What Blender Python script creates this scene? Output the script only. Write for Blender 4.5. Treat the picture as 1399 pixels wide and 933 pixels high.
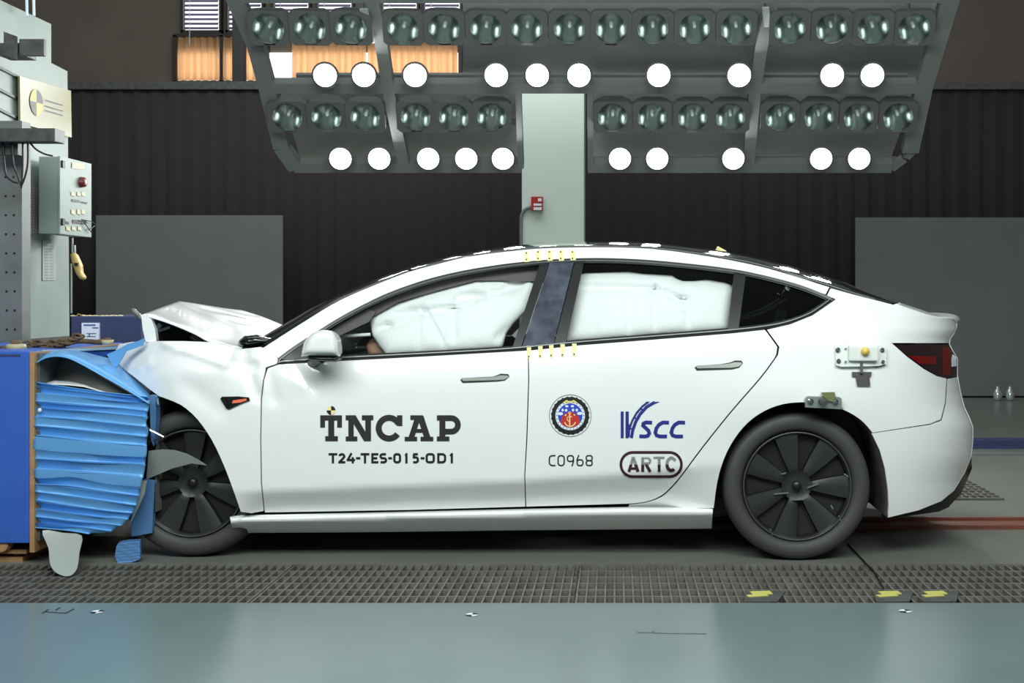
import bpy, math, random
import numpy as np
from mathutils import Vector, Matrix, geometry
PI = math.pi
random.seed(7)
for o in list(bpy.data.objects): bpy.data.objects.remove(o)
SC = bpy.context.scene
COL = SC.collection

# ------------------------------------------------------------ camera, world, light
F_PX, DIST, HC, VX, VY = 1736.0, 5.6, 1.18, 842.0, 403.0     # focal in px of 1399, distance to car side, eye height
cd = bpy.data.cameras.new('camera'); cam = bpy.data.objects.new('camera', cd); COL.objects.link(cam)
cam.location = (0, -DIST, HC); cam.rotation_euler = (PI/2, 0, 0)
cd.sensor_width = 36; cd.lens = F_PX/1399*36
cd.shift_x = -(VX-699.5)/1399; cd.shift_y = -(466.5-VY)/1399
cd.clip_end = 100
SC.camera = cam
SC.view_settings.view_transform = 'Standard'; SC.view_settings.look = 'None'
SC.view_settings.exposure = 0.0; SC.view_settings.gamma = 1.0
SC.view_settings.use_curve_mapping = False
w = bpy.data.worlds.new('world'); SC.world = w; w.use_nodes = True
w.node_tree.nodes['Background'].inputs[0].default_value = (0.80, 0.95, 0.92, 1)
w.node_tree.nodes['Background'].inputs[1].default_value = 0.20

def area(name, loc, target, sx, sy, power, col=(1, 1, 1), shape='RECTANGLE'):
    l = bpy.data.lights.new(name, 'AREA'); l.shape = shape; l.size = sx; l.size_y = sy
    l.energy = power; l.color = col
    o = bpy.data.objects.new(name, l); COL.objects.link(o); o.location = loc
    o.rotation_euler = (Vector(target)-Vector(loc)).to_track_quat('-Z', 'Y').to_euler()
    return o
# the lamp bank that hangs over the camera side of the track, twin of the one in view
area('near_light_bank', (-0.3, -4.1, 4.2), (-0.3, 0.4, 0.5), 6.8, 1.8, 410, (0.93, 1.0, 0.985))
area('track_fill_area', (-0.3, 1.6, 5.6), (-0.3, 1.6, 0), 7.0, 2.0, 100, (0.93, 1.0, 0.98))  # added overhead fill, no lamp of the hall
area('far_fill_area', (-1.8, 6.0, 6.2), (-1.8, 12.0, 1.5), 6.5, 2.0, 235, (0.95, 1.0, 0.97))  # added fill, set to the left so the back wall darkens rightwards

# ------------------------------------------------------------ helpers
def W(px, py, Y):
    d = DIST+Y
    return Vector(((px-VX)*d/F_PX, Y, HC+(VY-py)*d/F_PX))
def fy(py):            # floor depth Y seen at image row
    return HC*F_PX/(py-VY)-DIST
def lin(c):
    return tuple(((v/255)/12.92 if v/255 <= 0.04045 else ((v/255+0.055)/1.055)**2.4) for v in c)
MATS = {}
def mat(name, rgb, rough=0.5, metal=0.0, coat=0.0, noise=None, bump=None, emis=None, estr=0, trans=None, spec=0.5):
    if name in MATS: return MATS[name]
    m = bpy.data.materials.new(name); m.use_nodes = True; nt = m.node_tree
    b = nt.nodes['Principled BSDF']; c = lin(rgb)
    b.inputs['Base Color'].default_value = (*c, 1); b.inputs['Roughness'].default_value = rough
    b.inputs['Metallic'].default_value = metal; b.inputs['Coat Weight'].default_value = coat
    b.inputs['Coat Roughness'].default_value = 0.04
    b.inputs['Specular IOR Level'].default_value = spec
    if noise or bump:
        tc = nt.nodes.new('ShaderNodeTexCoord')
    if noise:          # (scale, rgb2, contrast)
        n = nt.nodes.new('ShaderNodeTexNoise'); n.inputs['Scale'].default_value = noise[0]
        n.inputs['Detail'].default_value = 6
        r = nt.nodes.new('ShaderNodeValToRGB'); h = noise[2]
        r.color_ramp.elements[0].position = 0.5-h; r.color_ramp.elements[1].position = 0.5+h
        r.color_ramp.elements[0].color = (*c, 1); r.color_ramp.elements[1].color = (*lin(noise[1]), 1)
        nt.links.new(tc.outputs['Object'], n.inputs['Vector']); nt.links.new(n.outputs['Fac'], r.inputs[0])
        nt.links.new(r.outputs[0], b.inputs['Base Color'])
    if bump:           # (scale, strength)
        n2 = nt.nodes.new('ShaderNodeTexNoise'); n2.inputs['Scale'].default_value = bump[0]; n2.inputs['Detail'].default_value = 5
        bp = nt.nodes.new('ShaderNodeBump'); bp.inputs['Strength'].default_value = bump[1]; bp.inputs['Distance'].default_value = 0.01
        nt.links.new(tc.outputs['Object'], n2.inputs['Vector']); nt.links.new(n2.outputs['Fac'], bp.inputs['Height'])
        nt.links.new(bp.outputs[0], b.inputs['Normal'])
    if emis:
        b.inputs['Emission Color'].default_value = (*lin(emis), 1); b.inputs['Emission Strength'].default_value = estr
    MATS[name] = m
    return m
def glassmat(name, tint, refl_rough=0.02):
    m = bpy.data.materials.new(name); m.use_nodes = True; nt = m.node_tree
    nt.nodes.remove(nt.nodes['Principled BSDF']); out = nt.nodes['Material Output']
    t = nt.nodes.new('ShaderNodeBsdfTransparent'); t.inputs[0].default_value = (*tint, 1)
    g = nt.nodes.new('ShaderNodeBsdfGlossy'); g.inputs['Roughness'].default_value = refl_rough
    f = nt.nodes.new('ShaderNodeFresnel'); f.inputs[0].default_value = 1.45
    mx = nt.nodes.new('ShaderNodeMixShader')
    nt.links.new(f.outputs[0], mx.inputs[0]); nt.links.new(t.outputs[0], mx.inputs[1]); nt.links.new(g.outputs[0], mx.inputs[2])
    nt.links.new(mx.outputs[0], out.inputs[0]); MATS[name] = m
    return m
def transmat(name, rgb, amount=0.7):
    m = bpy.data.materials.new(name); m.use_nodes = True; nt = m.node_tree
    nt.nodes.remove(nt.nodes['Principled BSDF']); out = nt.nodes['Material Output']
    d = nt.nodes.new('ShaderNodeBsdfDiffuse'); d.inputs[0].default_value = (*lin(rgb), 1)
    t = nt.nodes.new('ShaderNodeBsdfTranslucent'); t.inputs[0].default_value = (*lin(rgb), 1)
    mx = nt.nodes.new('ShaderNodeMixShader'); mx.inputs[0].default_value = amount
    nt.links.new(d.outputs[0], mx.inputs[1]); nt.links.new(t.outputs[0], mx.inputs[2]); nt.links.new(mx.outputs[0], out.inputs[0])
    return m

ORG = {}
def link(name, me, parent=None, org=None):
    o = bpy.data.objects.new(name, me); COL.objects.link(o)
    if parent is not None:
        o.parent = parent; ORG[o] = ORG[parent]
    else:
        ORG[o] = Vector(org) if org is not None else Vector((0, 0, 0)); o.location = ORG[o]
    return o
def mesh(name, verts, faces, m, parent=None, smooth=False, org=None, midx=None):
    og = ORG[parent] if parent is not None else (Vector(org) if org is not None else Vector((0, 0, 0)))
    me = bpy.data.meshes.new(name)
    me.from_pydata([tuple(Vector(v)-og) for v in verts], [], faces)
    ms = m if isinstance(m, (list, tuple)) else [m]
    for q in ms: me.materials.append(q)
    if midx: me.polygons.foreach_set('material_index', midx)
    if smooth: me.polygons.foreach_set('use_smooth', [True]*len(me.polygons))
    me.update()
    return link(name, me, parent, org)
def thing(name, label, cat, loc=(0, 0, 0), group=None):
    o = bpy.data.objects.new(name, None); COL.objects.link(o); o.location = loc; ORG[o] = Vector(loc)
    o.empty_display_size = 0.1
    return tag(o, label, cat, group)
def tag(o, label, cat, group=None):
    o['label'] = label; o['category'] = cat
    if group: o['group'] = group
    return o
def struct(o): o['kind'] = 'structure'; return o
def lab(o, l): o['label'] = l; return o

class MB:
    def __init__(s): s.v = []; s.f = []; s.mi = []; s.cur = 0
    def add(s, vs, fs):
        n = len(s.v); s.v += [Vector(q) for q in vs]; s.f += [tuple(i+n for i in f) for f in fs]; s.mi += [s.cur]*len(fs); return s
    def box(s, a, b, bev=0.0):
        (x0, y0, z0), (x1, y1, z1) = a, b
        if x0 > x1: x0, x1 = x1, x0
        if y0 > y1: y0, y1 = y1, y0
        if z0 > z1: z0, z1 = z1, z0
        e = min(bev, (x1-x0)*.45, (y1-y0)*.45, (z1-z0)*.45)
        if e <= 0:
            vs = [(x0,y0,z0),(x1,y0,z0),(x1,y1,z0),(x0,y1,z0),(x0,y0,z1),(x1,y0,z1),(x1,y1,z1),(x0,y1,z1)]
            return s.add(vs, [(0,3,2,1),(4,5,6,7),(0,1,5,4),(1,2,6,5),(2,3,7,6),(3,0,4,7)])
        import bmesh
        bm = bmesh.new(); bmesh.ops.create_cube(bm, size=1)
        for v in bm.verts:
            v.co = Vector((x0+(v.co.x+.5)*(x1-x0), y0+(v.co.y+.5)*(y1-y0), z0+(v.co.z+.5)*(z1-z0)))
        bmesh.ops.bevel(bm, geom=bm.edges[:], offset=e, segments=2, profile=.7, affect='EDGES')
        bm.verts.index_update()
        s.add([v.co.copy() for v in bm.verts], [tuple(v.index for v in f.verts) for f in bm.faces]); bm.free(); return s
    def tube(s, pts, r, seg=10, cap=True):
        pts = [Vector(p) for p in pts]; n = len(pts); rr = r if isinstance(r, (list, tuple)) else [r]*n
        t0 = (pts[1]-pts[0]).normalized(); up = Vector((0, 0, 1)) if abs(t0.z) < .9 else Vector((1, 0, 0))
        vs = []; u = t0.cross(up).normalized()
        for i, p in enumerate(pts):
            a = pts[max(i-1, 0)]; b = pts[min(i+1, n-1)]; t = (b-a).normalized()
            u = (u-t*u.dot(t)).normalized(); v = t.cross(u)
            for k in range(seg):
                an = 2*PI*k/seg; vs.append(p+(u*math.cos(an)+v*math.sin(an))*rr[i])
        fs = []
        for i in range(n-1):
            for k in range(seg):
                k2 = (k+1) % seg; fs.append((i*seg+k, i*seg+k2, (i+1)*seg+k2, (i+1)*seg+k))
        if cap: fs += [tuple(range(seg-1, -1, -1)), tuple((n-1)*seg+k for k in range(seg))]
        return s.add(vs, fs)
    def beam(s, a, b, wx, wy, up=(0, 0, 1)):      # rectangular bar from a to b
        a = Vector(a); b = Vector(b); t = (b-a).normalized(); u = Vector(up).cross(t)
        if u.length < 1e-4: u = Vector((1, 0, 0)).cross(t)
        u.normalize(); v = t.cross(u)
        vs = [p+u*sx*wx/2+v*sy*wy/2 for p in (a, b) for sx, sy in ((-1,-1),(1,-1),(1,1),(-1,1))]
        return s.add(vs, [(0,3,2,1),(4,5,6,7),(0,1,5,4),(1,2,6,5),(2,3,7,6),(3,0,4,7)])
    def lathe(s, prof, seg=32, axis='z', c=(0, 0, 0), a0=0.0):   # prof (r, h)
        vs = []; c = Vector(c)
        for r, h in prof:
            for k in range(seg):
                an = a0+2*PI*k/seg; x, y = r*math.cos(an), r*math.sin(an)
                vs.append(c+(Vector((x, y, h)) if axis == 'z' else Vector((x, h, y)) if axis == 'y' else Vector((h, x, y))))
        fs = []
        for i in range(len(prof)-1):
            for k in range(seg):
                k2 = (k+1) % seg
                q = (i*seg+k, i*seg+k2, (i+1)*seg+k2, (i+1)*seg+k)
                fs.append(q if axis != 'y' else q[::-1])
        return s.add(vs, fs)
    def prism(s, poly, off):            # planar polygon (3D pts) extruded by vector off
        poly = [Vector(p) for p in poly]; n = len(poly); off = Vector(off)
        vs = poly+[p+off for p in poly]
        fs = [tuple(range(n)), tuple(range(2*n-1, n-1, -1))]+[(i, i+n, (i+1) % n+n, (i+1) % n) for i in range(n)]
        return s.add(vs, fs)
    def build(s, name, m, parent=None, smooth=False, org=None):
        return mesh(name, s.v, s.f, m, parent, smooth, org, s.mi if isinstance(m, (list, tuple)) else None)
def autosmooth(o, ang=35):
    me = o.data; me.polygons.foreach_set('use_smooth', [True]*len(me.polygons))
    try: me.set_sharp_from_angle(angle=math.radians(ang))
    except Exception: pass
    return o

def resample(poly, step, closed=True):
    out = []; n = len(poly)
    for i in range(n if closed else n-1):
        a = np.array(poly[i], float); b = np.array(poly[(i+1) % n], float); L = np.hypot(*(b-a)); k = max(1, int(round(L/step)))
        for j in range(k): out.append(tuple(a+(b-a)*j/k))
    if not closed: out.append(tuple(poly[-1]))
    return out
def smooth_poly(pts, closed=False, k=4):         # catmull-rom
    n = len(pts); out = []; P = [np.array(p, float) for p in pts]
    rng = range(n) if closed else range(n-1)
    for i in rng:
        p0 = P[(i-1) % n] if closed or i > 0 else P[0]; p1 = P[i]; p2 = P[(i+1) % n]; p3 = P[(i+2) % n] if closed or i+2 < n else P[-1]
        for j in range(k):
            t = j/k
            out.append(tuple(.5*((2*p1)+(-p0+p2)*t+(2*p0-5*p1+4*p2-p3)*t*t+(-p0+3*p1-3*p2+p3)*t**3)))
    if not closed: out.append(tuple(P[-1]))
    return out
def inside(poly, pts):
    P = np.array(poly); X = pts[:, 0][:, None]; Yv = pts[:, 1][:, None]
    x0, y0 = P[:, 0], P[:, 1]; x1, y1 = np.roll(x0, -1), np.roll(y0, -1)
    c = ((y0 > Yv) != (y1 > Yv)) & (X < (x1-x0)*(Yv-y0)/((y1-y0)+1e-12)+x0)
    return c.sum(1) % 2 == 1
def bdist(poly, pts):
    P = np.array(poly); A = P[None]; B = np.roll(P, -1, 0)[None]; Q = pts[:, None]
    AB = B-A; t = np.clip(((Q-A)*AB).sum(2)/((AB**2).sum(2)+1e-12), 0, 1)
    return np.sqrt((((A+AB*t[..., None])-Q)**2).sum(2)).min(1)
def cdt(outline, step, insets=()):
    b = resample(outline, step); B = np.array(b)
    x0, y0 = B.min(0); x1, y1 = B.max(0); g = []; r = 0; y = y0+step*.5
    while y < y1:
        x = x0+(step*.5 if r % 2 else 0)
        while x < x1: g.append((x, y)); x += step
        y += step*.87; r += 1
    ins = []
    if g:
        G = np.array(g); k = inside(b, G); G = G[k]
        if len(G): G = G[bdist(b, G) > max([step*.4]+[i+step*.35 for i in insets])]; ins = [tuple(q) for q in G]
    if insets:
        T = np.roll(B, -1, 0)-np.roll(B, 1, 0); T /= (np.hypot(T[:, 0], T[:, 1])[:, None]+1e-9)
        area2 = (B[:, 0]*np.roll(B[:, 1], -1)-np.roll(B[:, 0], -1)*B[:, 1]).sum(); sg = 1 if area2 > 0 else -1
        Nn = np.stack([-T[:, 1], T[:, 0]], 1)*sg
        for i in insets:
            Q = B+Nn*i; k = inside(b, Q); Q = Q[k]
            if len(Q): Q = Q[bdist(b, Q) > i*.85]; ins += [tuple(q) for q in Q]
    n = len(b); allp = [Vector((p[0], -p[1])) for p in b+ins]
    vv, ee, ff, ov, oe, of = geometry.delaunay_2d_cdt(allp, [(i, (i+1) % n) for i in range(n)], [], 1, 1e-5)
    pts = [(v.x, -v.y) for v in vv]
    fs = []
    for f in ff:
        a = sum(vv[f[i]].x*vv[f[(i+1) % len(f)]].y-vv[f[(i+1) % len(f)]].x*vv[f[i]].y for i in range(len(f)))
        if abs(a) > 1e-6: fs.append(tuple(f) if a > 0 else tuple(f)[::-1])
    # boundary edges from faces
    cnt = {}
    for f in fs:
        for i in range(len(f)):
            e = (f[i], f[(i+1) % len(f)]); cnt[e] = 1
    bd = [e for e in cnt if (e[1], e[0]) not in cnt]
    return pts, fs, bd
YC = 0.92
def panel(name, outline, m, parent=None, F=None, off=0.0, step=7, flange=0.02, insets=(), far=False, smooth=True, org=None):
    """sheet following the body surface F, its rim turned inward by flange"""
    pts, fs, bd = cdt(outline, step, insets)
    V = [W(p[0], p[1], F(*p)+off) for p in pts]
    fl = list(fs)
    if flange:
        mp = {}
        for e in bd:
            for i in e:
                if i not in mp:
                    mp[i] = (len(V), len(V)+1); V.append(V[i].copy()); q = V[i].copy(); q.y += flange; V.append(q)
        for a, b2 in bd: fl.append((mp[b2][0], mp[a][0], mp[a][1], mp[b2][1]))
    if far:
        V = [Vector((v.x, 2*YC-v.y, v.z)) for v in V]; fl = [f[::-1] for f in fl]
    return mesh(name, V, fl, m, parent, smooth, org)
def puffy(name, outline, m, parent, Y, h, wd, step=7, extra=None, org=None, insets=(1.2, 3.5)):
    """closed cushion; Y centre depth (number or function), h half thickness, wd px over which it swells"""
    pts, fs, bd = cdt(outline, step, insets); P = np.array(pts)
    d = bdist(resample(outline, step), P); bset = set(i for e in bd for i in e)
    Yf = Y if callable(Y) else (lambda a, b: Y)
    V = []; back = {}
    for i, p in enumerate(pts):
        t = min(d[i]/wd, 1); hh = 0 if i in bset else h*math.sqrt(max(0, 1-(1-t)**2))
        V.append(W(p[0], p[1], Yf(*p)-hh+(extra(*p)*t if extra else 0)))
    for i, p in enumerate(pts):
        if i in bset: back[i] = i
        else:
            t = min(d[i]/wd, 1); hh = h*math.sqrt(max(0, 1-(1-t)**2)); q = V[i].copy(); q.y = Yf(*p)+hh; back[i] = len(V); V.append(q)
    fl = list(fs)+[tuple(back[i] for i in f)[::-1] for f in fs]
    return mesh(name, V, fl, m, parent, True, org)
def loft(name, rows, m, parent=None, smooth=True, closed=False, thick=0.0, org=None):
    n = len(rows[0]); V = [v for r in rows for v in r]; fs = []
    for i in range(len(rows)-1):
        for k in range(n-1): fs.append((i*n+k, i*n+k+1, (i+1)*n+k+1, (i+1)*n+k))
    o = mesh(name, V, fs, m, parent, smooth, org)
    if thick:
        md = o.modifiers.new('thickness', 'SOLIDIFY'); md.thickness = thick; md.offset = 0
    return o
def ip(x, xs, ys): return float(np.interp(x, xs, ys))
def circ(cx, cy, r, n=24, ry=None): return [(cx+r*math.cos(2*PI*k/n), cy+(ry or r)*math.sin(2*PI*k/n)) for k in range(n)]

# ------------------------------------------------------------ materials
M_white = mat('car_white_paint', (236, 238, 238), .32, coat=.8)
M_bag = mat('airbag_cloth', (228, 230, 230), .85, bump=(140, .15))
M_black = mat('gloss_black', (14, 14, 15), .12, coat=.5)
M_trim = mat('satin_black_trim', (26, 26, 27), .38)
M_dark = mat('dark_underbody', (20, 18, 18), .85, noise=(9, (34, 31, 30), .2))
M_int = mat('dark_interior', (34, 33, 34), .8)
M_rub = mat('tyre_rubber', (62, 62, 62), .62, bump=(60, .1))
M_cover = mat('wheel_cover_black', (42, 42, 43), .42, bump=(200, .05))
M_slot = mat('wheel_slot_black', (9, 9, 10), .6)
M_bp = mat('scuffed_pillar_black', (40, 43, 54), .18, noise=(11, (92, 98, 112), .24), coat=.5)
M_glass = glassmat('side_glass', (.96, .985, .98)); M_tint = glassmat('tinted_glass', (.18, .2, .2))
M_roof = mat('roof_glass_black', (10, 11, 12), .05, coat=1)
M_chrome = mat('chrome', (200, 202, 205), .15, metal=1)
M_steel = mat('galvanised_steel', (165, 172, 165), .35, metal=.7)
M_blue = mat('blue_aluminium_sheet', (104, 168, 226), .38, metal=.25, coat=.25)
M_bluedk = mat('blue_honeycomb', (88, 132, 184), .55, metal=.2)
M_foil = mat('grey_metal_foil', (122, 119, 110), .35, metal=.35, noise=(6, (92, 88, 80), .25))
M_streak = mat('highlight_white_foil', (245, 246, 245), .3, metal=.2)  # near-white colour stands in for a reflected highlight
M_navy = mat('trolley_blue_paint', (48, 92, 182), .45, noise=(5, (54, 98, 188), .3), bump=(20, .1))
M_navy2 = mat('dark_blue_paint', (54, 62, 100), .5)
M_wood = mat('raw_plywood', (178, 140, 96), .75, noise=(14, (150, 112, 74), .2))
M_pale = mat('pale_green_steel_paint', (152, 165, 158), .55, noise=(3, (136, 148, 142), .3))
M_paleg = mat('grey_perforated_plate', (120, 125, 124), .55, noise=(5, (100, 104, 101), .25))
M_bracket = mat('dark_grey_bracket', (84, 86, 84), .55, noise=(20, (58, 58, 56), .2))
M_yel = mat('aged_acrylic_yellow', (136, 130, 88), .35)
M_tape = mat('yellow_marker_tab', (238, 226, 158), .6)
M_frame = mat('rig_frame_grey', (116, 121, 119), .5)
M_house = mat('lamp_housing_dark', (88, 91, 89), .6)
M_refl = mat('lamp_reflector', (178, 188, 185), .19, metal=1)
M_lens = mat('lit_lamp_glass', (255, 255, 255), .3, emis=(255, 255, 252), estr=9)
M_bulb = mat('unlit_bulb', (220, 225, 222), .1)
M_curt = mat('black_backdrop_cloth', (44, 38, 40), .95)
M_grey = mat('grey_panel', (104, 106, 108), .75, noise=(2, (110, 112, 112), .3))
M_wall = mat('brown_grey_wall', (118, 108, 100), .9, noise=(1.5, (108, 98, 90), .3))
M_col = mat('column_green_grey', (207, 221, 213), .75)
M_grate = mat('steel_grating', (122, 121, 115), .55, metal=.2, noise=(9, (96, 92, 84), .2))
M_txt = mat('black_lettering', (20, 20, 21), .5); M_txt2 = mat('charcoal_lettering', (38, 37, 38), .5)
M_lblue = mat('logo_blue', (30, 40, 130), .5); M_lred = mat('logo_dark_red', (52, 14, 16), .5)
M_lgrey = mat('logo_grey', (128, 130, 128), .5); M_red = mat('emblem_red', (190, 48, 30), .5)
M_eblue = mat('emblem_blue', (36, 66, 190), .5); M_ewhite = mat('emblem_white', (225, 232, 245), .5)
M_cream = mat('emblem_cream', (240, 205, 140), .5)
M_tail = mat('tail_lamp_red', (104, 12, 12), .12, coat=1); M_taildk = mat('tail_lamp_smoked', (40, 24, 28), .1, coat=1)
M_orange = mat('indicator_orange', (238, 120, 84), .35)
M_rust = mat('rusty_brown', (110, 84, 62), .8, noise=(30, (70, 60, 48), .2))
M_plastic = mat('pale_plastic', (166, 172, 167), .4)
M_skin = mat('dummy_tan_vinyl', (150, 112, 92), .6)
M_rail = mat('rail_red_brown', (136, 74, 56), .45, noise=(6, (112, 66, 52), .2))

# ------------------------------------------------------------ setting
def concrete(name, c1, c2, rough, scale):
    m = mat(name, c1, rough, noise=(scale, c2, .22), bump=(30, .04), spec=.5); return m
M_floorF = concrete('painted_floor', (104, 121, 121), (116, 132, 129), .22, .9)
M_floorB = concrete('hall_floor', (122, 125, 118), (108, 111, 104), .32, 1.3)
yg0, yg1 = fy(824), fy(770)       # grating channel
XL, XR = -9, 9
b = MB(); b.box((XL, -9, -.2), (XR, yg0, 0)); struct(b.build('floor', M_floorF))
b = MB(); b.box((XL, yg1, -.2), (XR, 13.5, 0)); b.box((XL, yg0, -.2), (XR, yg1, -.12)); struct(b.build('floor', M_floorB))
YW = 12.4                          # back wall
b = MB(); b.box((XL, YW, 0), (XR, YW+.3, 8)); struct(b.build('wall_back', M_wall))
b = MB(); b.box((XL-.2, -9, 0), (XL, YW, 8)); struct(b.build('wall_left', M_wall))
b = MB(); b.box((XR, -9, 0), (XR+.2, YW, 8)); struct(b.build('wall_right', M_wall))
# curtain of black cloth with folds
YB = 9.6
def cloth(name, px0, px1, pyt, pyb, Y, m, parent=None, amp=.010, wl=.22, step=.03, seed=1, thick=.004, zb=None):
    a = W(px0, pyt, Y); c = W(px1, pyb, Y); zb_ = zb if zb is not None else c.z
    n = max(8, int((c.x-a.x)/step)); rr = random.Random(seed); ph = rr.random()*6
    top, bot = [], []
    for i in range(n+1):
        x = a.x+(c.x-a.x)*i/n; yy = amp*(math.sin(x*2*PI/wl+ph)+.4*math.sin(x*2*PI/wl*2.3+ph*2+math.sin(x*3)))
        top.append(Vector((x, Y+yy, a.z))); bot.append(Vector((x, Y+yy*1.3, zb_)))
    return loft(name, [top, [(p+q)/2 for p, q in zip(top, bot)], bot], m, parent, thick=thick)
for i, (x0, x1, l) in enumerate(((70, 712, 'black backdrop curtain hanging to the left of the pale column'), (800, 1520, 'black backdrop curtain hanging to the right of the pale column'))):
    tag(cloth('backdrop_curtain', x0, x1, 121, 540, YB, M_curt, seed=i, zb=.06), l, 'curtain')
b = MB(); a = W(60, 112, YB); c = W(1530, 123, YB); b.box((a.x, YB-.05, c.z), (c.x, YB+.07, a.z), .01)
tag(b.build('curtain_rail_beam', M_bracket), 'grey horizontal beam carrying the black backdrop curtains', 'beam')
for x0, x1, l in ((131, 386, 'flat grey backdrop board standing left of the car, behind its bonnet'), (1169, 1500, 'flat grey backdrop board standing right, behind the car boot')):
    t = thing('backdrop_board', l, 'board', (W((x0+x1)/2, 543, 9.0).x, 9.0, 0))
    a = W(x0, 294 if x0 < 500 else 297, 9.0); c = W(x1, 543, 9.0)
    b = MB(); b.box((a.x, 9.0, .02), (c.x, 9.04, a.z), .004); b.build('board_face', M_grey, t)
    b = MB()
    for x in (a.x+.2, c.x-.2): b.box((x-.03, 9.04, 0), (x+.03, 9.4, .05)); b.box((x-.03, 9.04, 0), (x+.03, 9.09, a.z-.3))
    b.build('stand', M_bracket, t)
# column with call point and conduit
a = W(713, 0, 7.6); c = W(798, 0, 7.6)
b = MB(); b.box((a.x, 7.6, 0), (c.x, 8.2, 8), .01); o = b.build('building_column', M_col); tag(o, 'pale green square column rising behind the car roof', 'column')
t = thing('emergency_switch', 'small red and white switch box on the pale column', 'switch', W(734, 287, 7.55))
a = W(726, 269, 7.6); c = W(742, 288, 7.6); b = MB(); b.box((a.x, 7.545, c.z), (c.x, 7.6, a.z), .008); b.build('box', mat('switch_red', (170, 40, 34), .5), t)
b = MB()
for y0, y1 in ((271, 275), (278, 281), (283, 287)):
    p = W(729 if y0 > 272 else 735, y0, 7.54); q = W(740, y1, 7.54); b.box((p.x, 7.538, q.z), (q.x, 7.546, p.z))
lab(b.build('label_strip', M_ewhite, t), 'white strips')
b = MB(); b.tube([W(*p, 7.585) for p in smooth_poly([(726, 283), (718, 286), (713, 293), (712, 303), (712, 345), (712, 500)])], .018)
tag(b.build('conduit', M_frame, org=W(712, 500, 7.58)), 'thin grey conduit running down the left edge of the column', 'pipe')

# windows in the back wall, high up
def boxpx(b, px0, py0, px1, py1, Y, d, bev=0):
    a = W(px0, py0, Y); c = W(px1, py1, Y); b.box((a.x, Y, c.z), (c.x, Y+d, a.z), bev); return b
M_sky = mat('daylight_pane', (240, 244, 255), .5, emis=(238, 240, 255), estr=1.8)
M_pane2 = mat('daylight_pane_bright', (255, 255, 255), .5, emis=(255, 250, 240), estr=1.9)
M_slat = mat('blind_slat', (112, 98, 124), .6); M_wf = mat('window_frame_dark', (58, 52, 50), .6)
wins = [(250, 299), (311, 357), (374, 421), (434, 480), (523, 569), (580, 628), (654, 720)]
for i, (x0, x1) in enumerate(wins):
    b = MB(); YY = YW-.12
    for q in ((x0-3, -40, x0, 44), (x1, -40, x1+3, 44), (x0-3, 41, x1+3, 46)): boxpx(b, *q, YY, .12)
    wfo = struct(b.build('window_%d' % (i+1), M_wf))
    b = MB(); boxpx(b, x0, -40, x1, 41, YW-.03, .02); b.build('pane', M_sky, wfo)
    b = MB(); boxpx(b, x0-12, 46, x1+12, 50, YY-.02, .03)
    bl = thing('venetian_blind', 'venetian blind in the high back window, %s' % ['leftmost in the photo, fully in view', 'partly behind the rig frame edge', 'seen above the second lamp', 'seen above the third lamp', 'above the fourth lamp, right of a frame bar', 'above the fifth lamp', 'rightmost of the row'][i], 'blind', W((x0+x1)/2, 42, YY), 'venetian blinds in the high windows')
    b = MB(); y = -38
    while y < 40:
        p = W(x0+1, y, YY); q = W(x1-1, y, YY); hgt = .042
        b.add([p+Vector((0, .03, 0)), q+Vector((0, .03, 0)), q+Vector((0, -.01, -hgt)), p+Vector((0, -.01, -hgt)), p+Vector((0, .032, .002)), q+Vector((0, .032, .002)), q+Vector((0, -.008, -hgt+.002)), p+Vector((0, -.008, -hgt+.002))],
              [(0, 1, 2, 3), (7, 6, 5, 4), (0, 4, 5, 1), (3, 2, 6, 7)]); y += 6.2
    b.build('slats', M_slat, bl)
    b = MB(); b.tube([W(x0+9, -38, YY-.02), W(x0+9, 62, YY-.02)], .006, 6); b.build('cord', M_ewhite, bl)
# low window band with glowing curtains
b = MB(); YY = YW-.12
for q in ((236, 48, 241, 114), (626, 48, 631, 114), (236, 110, 631, 114), (236, 46, 631, 50), (300, 48, 304, 112), (358, 48, 366, 112)): boxpx(b, *q, YY, .12)
wfo = struct(b.build('window_8', M_wf))
b = MB(); boxpx(b, 241, 72, 626, 110, YW-.03, .02); b.build('pane', M_pane2, wfo)
M_oc = transmat('orange_curtain', (226, 184, 142), .6)
for x0, x1, l in ((242, 358, 'orange backlit curtain left of the light rig'), (399, 500, 'orange backlit curtain seen behind the left rig lamps'), (502, 625, 'orange backlit curtain behind the middle of the rig')):
    tag(cloth('window_curtain', x0, x1, 50, 110, YW-.09, M_oc, amp=.018, wl=.105, step=.012, seed=x0, thick=0), l, 'curtain')
# dark steel post and side frame left of the rig
b = MB(); p = W(317, 0, 10.2); q = W(332, 0, 10.2); b.box((p.x, 10.2, 0), (q.x, 10.35, 7.5), .005)
tag(b.build('steel_post', mat('post_dark', (46, 44, 46), .6)), 'dark steel post standing just left of the light rig', 'post')

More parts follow.
